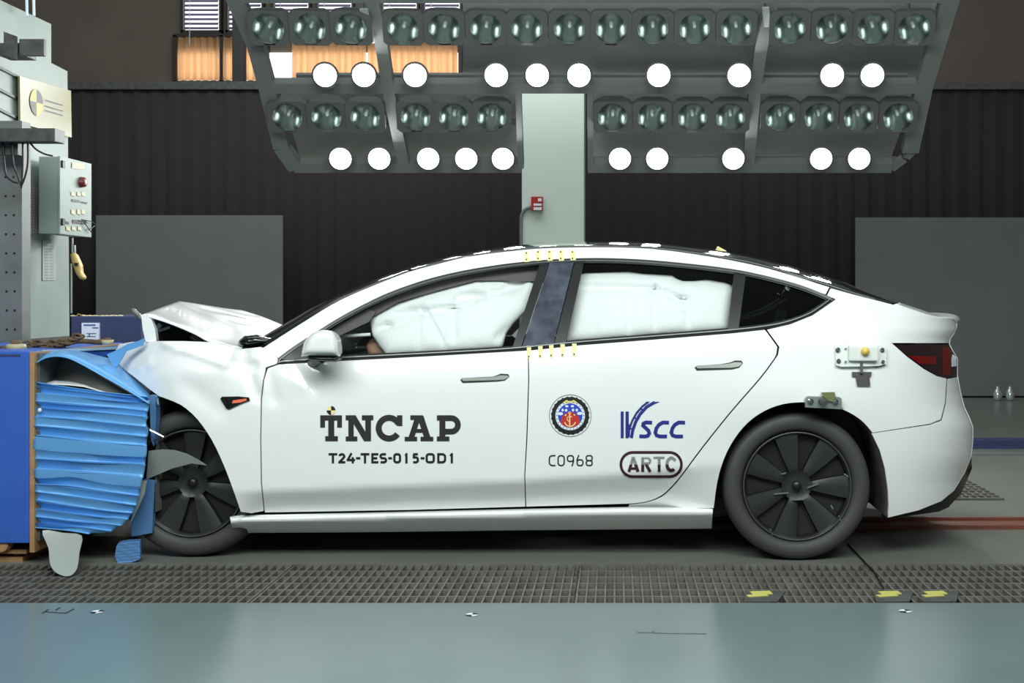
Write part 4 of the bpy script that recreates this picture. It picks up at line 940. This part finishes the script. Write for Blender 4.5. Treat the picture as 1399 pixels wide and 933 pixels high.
for kk in range(len(fe)-1):
    hh = .020+.009*math.sin(kk*2.4)-(.012 if kk in (7, 10) else 0); v0, v1 = fe[kk], fe[kk+1]
    jl, jr = rf.uniform(-2, 2), rf.uniform(-2, 2); ph_ = rf.random()*6
    for tt, dp in ((0, 0), (.12, .35), (.45, .8), (.78, 1), (.9, .8), (1, .04)):
        v = v0+(v1-v0)*tt; row = []
        for i in range(31):
            u = i/30; xr_ = 200
            for it in range(5):
                px = 46+(xr_-46)*u; py = v+fslope(v)*(xr_-45); xr_ = fxr(py)+jr*.6*math.sin(PI*tt)
            px = fxl(v)+jl*.6*math.sin(PI*tt)+(xr_-fxl(v))*u; bend = 1.5*math.sin(u*3+kk*.9)
            py = v+fslope(v)*(px-45)+bend
            if kk in (10, 11) : py -= 5*math.exp(-((u-.35)/.18)**2)*(1 if kk == 11 and tt < .5 or kk == 10 and tt > .6 else .3)
            yy = -.035+hh*dp*(.8+.35*math.sin(u*4+ph_))-.012*math.sin((py-523)/200*PI)+.004*math.sin(u*7+kk)
            row.append(W(px, min(py, 734), yy))
        rows_.append(row)
    if kk < len(fe)-2: rows_.append([q+Vector((0, .012, 0)) for q in rows_[-1]])
fp = loft('folded_sheet', rows_, M_blue, bar, thick=.003); autosmooth(fp, 50)
arcN = [(50, 496), (60, 490), (75, 487), (92, 489), (110, 497), (135, 511), (160, 525), (185, 540), (204, 552)]
arcFar = [(70, 486), (80, 483), (95, 482), (112, 483), (132, 486), (152, 491), (170, 503), (188, 519), (206, 536)]
rN, rF = smooth_poly(arcN), smooth_poly(arcFar); rows_ = []
for i in range(5):
    t = i/4; rows_.append([W(a[0], a[1], -.05).lerp(W(c[0], c[1], .30), t)+Vector((0, 0, .02*math.sin(PI*t))) for a, c in zip(rN, rF)])
o = loft('curled_top_sheet', [list(r) for r in rows_], M_blue, bar, thick=.004)
# grey inner foil seen under the curl
def Fin(px, py): return .12+.05*math.sin(px/30)-(py-500)*.0022
panel('inner_foil', [(50, 497), (62, 491), (76, 489), (92, 491), (110, 499), (135, 513), (160, 527), (185, 542), (200, 549), (140, 540), (90, 534), (50, 531)], M_foil, bar, Fin, step=5, flange=.0)
lab(bar.children[-1], 'dull grey metal lining')
rows_ = []
for i in range(4):
    t = i/3; rows_.append([W(x, y-6*t-.0*i, -.015+.10*t)+Vector((0, 0, .006*math.sin(x/6))) for x, y in ((62, 526), (75, 525), (95, 526), (115, 529), (135, 533), (150, 537))])
lab(loft('highlight_foil', rows_, M_streak, bar, thick=.002), 'white creased foil standing in for a reflected highlight')  # foil added to draw a reflected highlight streak under the curl
# honeycomb body behind the sheet
fb = [(52, 530), (150, 545), (156, 600), (154, 650), (150, 690), (140, 722), (60, 722)]
b = MB(); P_ = [W(*q, .02) for q in fb]; b.prism(P_, (0, .85, 0)); b.build('honeycomb_block', mat('honeycomb_grey', (70, 72, 74), .6, noise=(60, (40, 42, 44), .1)), bar)
panel('side_sheet', [(204, 540), (213, 541), (213, 575), (210, 610), (206, 600), (205, 565)], M_bluedk, bar, lambda x, y: .0+(x-204)*.003, step=4, flange=.05)
panel('hanging_blue_strip', [(195, 655), (211, 657), (208, 728), (180, 733), (178, 705), (188, 690)], M_bluedk, bar, lambda x, y: .05+(y-655)*.0003, step=5, flange=.03)
panel('hanging_pale_strip', [(193, 657), (200, 657), (197, 675), (188, 695), (178, 715), (184, 695), (190, 678)], M_plastic, bar, lambda x, y: .0, step=4, flange=.01)
# ridged blue chunk hanging lower
ck = [(163, 740), (173, 738), (191, 737), (191.5, 764), (180, 768), (161, 769), (157, 760), (159, 746)]
panel('honeycomb_chunk', ck, M_bluedk, bar, lambda x, y: .0+.006*abs(math.sin((y-735+.1*x)*PI/4.2)), step=2, flange=.015)
fl = smooth_poly([(58, 725), (66, 748), (68, 768), (74, 780), (86, 786.5), (97, 786), (105, 776), (108, 755), (111, 732), (85, 728)], closed=True, k=3)
lab(panel('hanging_plastic_flap', fl, M_plastic, bar, lambda x, y: -.05-.235*(max(0, y-725)/62)**1.3+.012*math.sin((x-60)/14), step=5, flange=.006), 'pale grey plastic flap with rounded end')
lab(panel('blue_torn_sheet', [(158, 479), (174, 470), (188, 466), (197, 462), (195, 472), (172, 480), (165, 492), (158, 503), (150, 492), (146, 484)], M_blue, bar, lambda x, y: .12, step=4, flange=.01), 'torn light blue sheet end')
puffy('rivet', circ(54, 560.5, 3.2, 10), M_ewhite, bar, -.045, .006, 3, step=2)
# trolley
tr = thing('barrier_trolley', 'bright blue steel trolley block at the left edge carrying the barrier', 'trolley', W(0, 748, .4))
xl = -3.4; a = W(0, 480, -.05); zt = a.z; xr = W(39.5, 0, -.05).x; zb = W(0, 742, -.05).z
b = MB(); b.box((xl, -.05, zb), (xr, 1.0, zt), .006); b.build('block', M_navy, tr)
b = MB(); p = W(39.5, 0, -.05).x; q = W(46.5, 0, -.05).x; b.box((p+.001, -.045, W(0, 755, -.05).z), (q, 1.0, zt-.005)); lab(b.build('plywood_edge', M_wood, tr), 'raw plywood board on the trolley edge')
b = MB(); b.box((q+.001, -.02, .1), (q+.012, .9, zt-.01)); b.build('backing_plate', mat('backplate_grey', (96, 104, 104), .4, metal=.4), tr)
b = MB(); P_ = [W(45, 484, .05), W(160, 475, .45), W(192, 468, .85), W(60, 468, 1.0)]
for v in P_: v.z = zt-.012
b.prism(P_, (0, 0, -.03)); b.build('top_plate', M_navy, tr)
b = MB(); b.beam(P_[0]+Vector((0, -.01, .006)), P_[1]+Vector((0, -.01, .006)), .01, .012); b.build('top_plate_edge', mat('edge_pale_blue', (150, 178, 200), .5), tr)
b = MB(); b.box((xl, .1, .06), (xr-.2, .9, zb)); b.box((xl, .55, .0), (xr-.2, .9, .06)); b.build('undercarriage', M_dark, tr)
b = MB(); b.box((W(0, 0, -.05).x-.2, -.052, W(0, 487, -.05).z), (W(28, 0, -.05).x, -.049, W(0, 484, -.05).z)); b.build('weld_line', M_navy2, tr)
b = MB(); b.box((xl, .02, .0), (W(28, 0, 0).x, .5, .022)); b.box((xl, .0, .04), (W(36, 0, 0).x, .5, .058)); b.box((xl+.1, .05, .022), (xl+.5, .4, .04)); b.box((W(12, 0, 0).x, .05, .022), (W(20, 0, 0).x, .4, .04))
tag(b.build('wooden_pallet', M_wood, org=(xl+.4, .2, 0)), 'small wooden boards stacked on the floor under the blue trolley', 'pallet')
b = MB(); b.lathe([(0, 0), (.03, 0), (.035, .03), (.03, .06), (0, .06)], 16, axis='y', c=W(1, 745, -.04)); tag(b.build('foam_piece', M_wood), 'tan round end poking out under the trolley, left edge', 'debris')
# rear blue block with notice
bb = thing('blue_block', 'dark blue steel block behind the barrier with a white notice', 'block', W(145, 470, 1.15))
a = W(97, 432, 1.15); c = W(193, 475, 1.15); b = MB(); b.box((a.x, 1.15, .0), (c.x, 1.9, a.z), .006); b.build('block', M_navy2, bb)
b = MB(); p = W(112, 441, 1.14); q = W(136, 471, 1.14); b.box((p.x, 1.135, q.z), (q.x, 1.149, p.z)); nt_ = lab(b.build('notice', M_ewhite, bb), 'white notice sheet')
b = MB()
for x0, y0, x1, y1 in ((114, 443, 130, 445), (126, 447, 134, 448.5), (118, 455, 131, 456), (118, 459, 130, 460), (121, 456, 122.5, 460)):
    p = W(x0, y0, 1.13); q = W(x1, y1, 1.13); b.box((p.x, 1.132, q.z), (q.x, 1.1355, p.z))
b.build('notice_print', mat('print_blue', (90, 110, 150), .6), nt_)
def rock(b, c, r, seed):
    rd = random.Random(seed); import bmesh
    bm = bmesh.new(); bmesh.ops.create_icosphere(bm, subdivisions=1, radius=1)
    for v in bm.verts: v.co = Vector(c)+Vector((v.co.x*r*rd.uniform(.8, 1.5), v.co.y*r*rd.uniform(.7, 1.2), v.co.z*r*rd.uniform(.5, .9)))
    bm.verts.index_update(); b.add([v.co.copy() for v in bm.verts], [tuple(v.index for v in f.verts) for f in bm.faces]); bm.free()
b = MB(); M_foam = mat('foam_crumbs', (226, 214, 170), .9)
for i in range(26):
    x = 99+i*2.7; rock(b, W(x, 432.5-random.random()*1.0, 1.18+random.random()*.1)+Vector((0, 0, .0)), .010, i)
o = b.build('foam_crumbs', M_foam); tag(o, 'row of pale yellow crumbs on top of the dark blue block', 'debris'); o['kind'] = 'stuff'
b = MB(); b.add([W(102, 433, 1.2), W(107, 428, 1.2), W(112, 430, 1.2), W(118, 434, 1.2), W(109, 431, 1.25), W(104, 434, 1.3)], [(0, 1, 2, 4), (4, 2, 3), (0, 4, 5), (0, 5, 3, 4)])
o = b.build('cardboard_scrap', mat('scrap_yellow', (160, 146, 70), .8)); md = o.modifiers.new('t', 'SOLIDIFY'); md.thickness = .006
tag(o, 'folded yellow scrap on the dark blue block', 'scrap')
# lifting shackle, chain and clamp on the trolley
def chain_piece(px, py, Y, n, dx, dy, name, label, cat):
    b = MB(); c = None
    for i in range(n):
        p = W(px+dx*i, py+dy*i+2.0*math.sin(i*1.1), Y); pts = [p+Vector((.022*math.cos(a_), .012*math.sin(a_)*(i % 2), .013*math.sin(a_)*(1 if i % 2 == 0 else .5))) for a_ in [2*PI*k/9 for k in range(10)]]
        b.tube(pts, .006, 6, False)
    return tag(b.build(name, M_rust, smooth=True, org=W(px, py, Y)), label, cat)
chain_piece(38, 470, .35, 14, 3.4, .1, 'lifting_chain', 'rusty chain lying along the trolley top, left of the notice', 'chain')
chain_piece(71, 475, .30, 12, 3.4, -1.3, 'lifting_chain', 'rusty chain draped up over the trolley top towards the notice', 'chain')
for px, py, l in ((22, 474, 'round metal clamp pot on the trolley top at the left'), (147, 465, 'round metal clamp pot right of the white notice')):
    t = thing('clamp_pot', l, 'clamp', W(px, py+5, .25)); k = .6 if px > 100 else 1; p = W(px, py+5, .25); b = MB(); b.lathe([(0, 0), (.042*k, 0), (.045*k, .02), (.04*k, .03*k), (0, .034*k)], 20, c=p); b.build('pot', mat('pot_tan', (176, 166, 132), .5), t, True)
    b = MB(); b.lathe([(0, .05*k), (.02*k, .048*k), (.026*k, .034*k)], 14, c=p); b.tube([p+Vector((-.07*k, 0, .01)), p+Vector((-.03*k, 0, .012))], .012, 8); b.build('knob', M_rust, t, True)
b = MB(); b.tube([W(95, 466, .4), W(115, 466, .4), W(140, 468, .4)], .012, 8); b.tube([W(100, 462, .4), W(112, 460, .4)], .014, 8)
tag(b.build('turnbuckle', M_rust, org=W(95, 466, .4)), 'rusty rod lying in front of the white notice', 'rod')

# ------------------------------------------------------------ left steel load frame
lf = thing('reaction_frame', 'pale green stepped steel reaction frame standing at the left edge', 'frame', (-3.6, 1.6, 0))
dA = 6.9; xP = (0-VX)*dA/F_PX                     # plane x = xP seen receding from px 0 on
def PL(px, py, push=0.0):
    d = (xP+push)*F_PX/(px-VX); return Vector((xP+push, d-DIST, HC+(VY-py)*d/F_PX))
b = MB(); prof = [(-30, -14), (0, 0), (70, 33), (70, 86), (91, 97), (95, 470), (30, 472), (-30, 480)]
P_ = [PL(*q) for q in prof]
P_[2].y = PL(70, 33).y; P_[-1].z = P_[-2].z = P_[-3].z = .93
P_[5].y = PL(95, 470).y; P_[4].y = P_[5].y-.03
b.prism(P_, (-.25, 0, 0)); b.build('side_plate', M_pale, lf)
b = MB(); p = W(-40, 200, 1.15); q = W(30, 470, 1.15); b.box((p.x, 1.15, .93), (q.x, 1.25, HC+(VY-165)*6.75/F_PX)); pl = b.build('perforated_plate', M_paleg, lf)
b = MB()
for i in range(9):
    for x in (8.5, 19.5):
        y = 243+i*26; b.lathe([(0, -.002), (.006, -.002), (.006, .003)], 8, axis='y', c=W(x-1+i*.25, y-1, 1.149))
b.build('bolt_hole', M_txt, pl)
b = MB()
for yy in (90, 120, 147): b.add([PL(-20, yy-10, .012), PL(27, yy+14, .012), PL(27, yy+17.5, .012), PL(-20, yy-6, .012)]+[PL(-20, yy-10, .0), PL(27, yy+14, .0), PL(27, yy+17.5, .0), PL(-20, yy-6, .0)], [(0, 1, 2, 3), (0, 4, 5, 1), (3, 2, 6, 7), (1, 5, 6, 2)])
lab(b.build('slot', M_txt, lf), 'dark horizontal slots')
yp = [PL(27, 84, .03), PL(30, 81, .03), PL(90, 100, .03), PL(90, 122, .03), PL(97, 127, .03), PL(97, 188, .03), PL(27, 168, .03)]
b = MB(); b.prism([PL(27, 104, .03), PL(97, 124, .03), PL(98, 188, .03), PL(28, 168, .03)], (-.012, 0, 0)); tp = lab(b.build('target_plate', M_yel, lf), 'yellowish acrylic plate with a target')
b = MB(); cc = (50, 140)
for k in range(4):
    b.cur = 1 if k in (1, 3) else 0
    pts = [PL(cc[0]+9*math.cos(PI/2*k+PI/2*j/6), cc[1]+18*math.sin(PI/2*k+PI/2*j/6)+(9*math.cos(PI/2*k+PI/2*j/6))*.3, .034) for j in range(7)]
    b.add([PL(*cc, .034)]+pts, [(0, j+1, j+2) for j in range(6)])
b.build('target_mark', [mat('target_ochre', (190, 170, 80), .5), M_txt2], tp)
b = MB()
for y0 in (136, 144, 150): b.add([PL(62, y0, .034), PL(86, y0+7, .034), PL(86, y0+8.5, .034), PL(62, y0+1.5, .034)], [(0, 1, 2, 3)])
b.build('plate_print', M_bracket, tp)
b = MB(); p = W(-20, 175, .92); q = W(75, 193, .92); b.box((p.x, .92, q.z), (q.x, 1.04, p.z), .004); b.build('lower_bracket_arm', M_bracket, lf)
b = MB(); p = W(-20, 178, .95); q = W(27, 212, 1.02); b.box((p.x, 1.0, q.z), (q.x, 1.05, p.z)); b.build('lower_bracket_foot', M_bracket, lf)
b = MB(); p = W(26, 53, 1.0); q = W(60, 76, 1.0); b.box((p.x, 1.0, q.z), (q.x, 1.03, p.z), .004); b.box((W(-10, 60, 1).x, 1.05, W(0, 73, 1.0).z), (p.x, 1.2, W(0, 56, 1.0).z)); b.build('upper_bracket_arm', M_bracket, lf)
b = MB(); b.add([W(5, 43, .98), W(24, 50, .98), W(24, 82, .98), (W(5, 75, .98))]+[W(5, 43, 1.0), W(24, 50, 1.0), W(24, 82, 1.0), W(5, 75, 1.0)], [(3, 2, 1, 0), (4, 5, 6, 7), (0, 1, 5, 4), (1, 2, 6, 5), (2, 3, 7, 6)]); b.build('upper_bracket_plate', M_bracket, lf)
b = MB()
for x in (36, 45.5): b.tube([W(x, -20, 1.5), W(x+1, 22, 1.5)], .008, 8)
lab(b.build('tie_rod', M_ewhite, lf), 'thin pale rods')
b = MB(); b.box((xP-.25, PL(-1, 470).y if False else 1.32, 0), (xP, PL(95, 470).y, .93)); b.box((W(-40, 0, 1.15).x, 1.15, 0), (xP-.25, 1.6, .93)); b.build('pedestal', M_bracket, lf)
# cables
for i, pts in enumerate(([(4, 195), (6, 225), (9, 240), (17, 248), (25, 250)], [(16, 193), (18, 222), (24, 240), (29, 253)], [(31, 193), (31, 225), (30, 248), (29, 257)], [(38, 193), (38, 222), (34, 242), (29, 254)], [(40, 193), (48, 203), (60, 210), (72, 213)])):
    b = MB(); b.tube([W(*p, .98) for p in smooth_poly(pts)], .005, 6); b.build('cable', M_txt, lf, True)
b = MB()
for x, y in ((29, 264), (28, 294)): b.beam(PL(30, y-3, .01), PL(33, y+3, .01), .02, .012)
b.build('cable_clip', M_bracket, lf)
# control box
cb = thing('control_box', 'pale green electrical control box with red round switch', 'box', PL(70, 318))
x0 = W(53, 0, 1.75).x
p1 = W(53, 214, 1.62); p2 = W(83, 319, 1.62); xb = p2.x
dz = p1.z; ybk = xb*F_PX/(125-VX)-DIST
b = MB(); b.box((p1.x, 1.62, p2.z), (xb-.015, ybk, p1.z), .004); b.build('cabinet', M_pale, cb)
b = MB(); b.box((xb-.013, 1.61, p2.z-.003), (xb, ybk, p1.z+.003), .003); dr = b.build('door', M_pale, cb)
def CBp(px, py):
    d = (xb+.002)*F_PX/(px-VX); return Vector((xb+.002, d-DIST, HC+(VY-py)*d/F_PX))
b = MB(); c = CBp(110.5, 249); b.lathe([(0, .03), (.02, .03), (.028, .025), (.032, .0)], 20, axis='x', c=c); lab(b.build('red_switch', mat('switch_maroon', (104, 30, 34), .4), dr, True), 'red round switch')
b = MB(); b.lathe([(0, .033), (.014, .031)], 14, axis='x', c=c); b.build('switch_cap', mat('switch_pink', (200, 150, 155), .5), dr)
def cbrect(b, a, c_, t=.002): b.add([CBp(a[0], a[1]), CBp(c_[0], a[1]+1.5), CBp(c_[0], c_[1]+1.5), CBp(a[0], c_[1])]+[CBp(*q)+Vector((t, 0, 0)) for q in ((a[0], a[1]), (c_[0], a[1]+1.5), (c_[0], c_[1]+1.5), (a[0], c_[1]))], [(4, 5, 6, 7), (0, 1, 5, 4), (3, 7, 6, 2)])
LT = mat('label_tan', (200, 192, 160), .6)
for q0, q1 in [((98, 222), (115, 230))]+[((x, 262), (x+5, 267)) for x in (97, 105, 111)]+[((x, 286), (x+5, 292)) for x in (97, 105, 111)]+[((x, 309), (x+5, 314)) for x in (90, 98, 106)]:
    b = MB(); cbrect(b, q0, q1); b.build('label_plate', LT, dr)
b = MB(); cbrect(b, (98, 272), (109, 275)); cbrect(b, (111, 275), (119, 277)); cbrect(b, (99, 300), (118, 305)); cbrect(b, (90, 302), (94, 305)); b.build('switch_row', M_txt, dr)
b = MB()
for y in (224, 303): q = W(84.5, y, 1.6); b.box((q.x-.006, 1.6, q.z-.02), (q.x+.006, 1.63, q.z+.02))
b.build('hinge', M_txt, dr)
b = MB(); b.tube([CBp(*p)+Vector((.015, 0, 0)) for p in smooth_poly([(108, 300), (122, 303), (126, 308), (118, 314)])], .003, 6); b.tube([CBp(*p)+Vector((.012, 0, 0)) for p in ((112, 304), (122, 317))], .003, 6); b.build('loose_wire', M_txt, dr)
b = MB(); b.box((W(58, 0, 1.9).x, 1.75, W(0, 383, 1.9).z), (xP+.02, 1.99, W(0, 325, 1.9).z)) if False else None
for k, (xx, y0, y1, l) in enumerate(((46, 255, 318, 'narrow sheet of red print on the steel frame left of the control box'), (67, 328, 383, 'faded grey notice sheet on the steel frame below the control box'))):
    w_ = 4.5 if k == 0 else 9; b = MB(); P_ = [PL(xx-w_, y0, .004), PL(xx+w_, y0+2, .004), PL(xx+w_, y1, .004), PL(xx-w_, y1, .004)]; b.add(P_, [(0, 1, 2, 3)])
    nn = tag(b.build('notice_sheet', mat('notice_%d' % k, (188, 180, 178) if k == 0 else (160, 168, 168), .7), org=PL(xx, y1, .004)), l, 'notice')
    nn.modifiers.new('t', 'SOLIDIFY').thickness = .001
    b = MB(); y = y0+3
    while y < y1-3:
        for dx in ((-2.5, 1) if k == 0 else (-6, 1)): b.add([PL(xx+dx, y, .006), PL(xx+dx+(1.6 if k == 0 else 5), y+.3, .006), PL(xx+dx+(1.6 if k == 0 else 5), y+2, .006), PL(xx+dx, y+1.7, .006)], [(0, 1, 2, 3)])
        y += 4
    b.build('print', mat('print_%d' % k, (150, 92, 96) if k == 0 else (130, 138, 142), .7), nn)
# yellow crane pendant hanging
pd = thing('crane_pendant', 'yellow hand control hanging from the frame beside the control box', 'remote control', W(108, 383, 1.8))
puffy('handset', [(96, 347), (101, 344), (105, 348), (111, 362), (112, 372), (117, 379), (114, 383), (109, 381), (104, 374), (98, 358)], mat('pendant_yellow', (196, 168, 96), .5), pd, 1.8, .03, 6, step=3)
b = MB(); b.tube([W(99, 325, 1.8), W(99, 345, 1.8)], .006, 8); b.tube([W(102, 335, 1.8), W(102.5, 348, 1.8)], .007, 8); b.build('cord', M_steel, pd)
b = MB(); b.box((W(101, 0, 1.76).x, 1.762, W(0, 363, 1.76).z), (W(106, 0, 1.76).x, 1.78, W(0, 359, 1.76).z)); b.build('button', M_txt, pd)
b = MB(); b.tube([W(97.5, 360, 1.8), W(97.5, 428, 1.8)], .006, 8); tag(b.build('hanging_cable', M_steel, org=W(97, 428, 1.8)), 'thin grey cable hanging down the frame behind the yellow control', 'cable')

for k_ in (False, True): pass
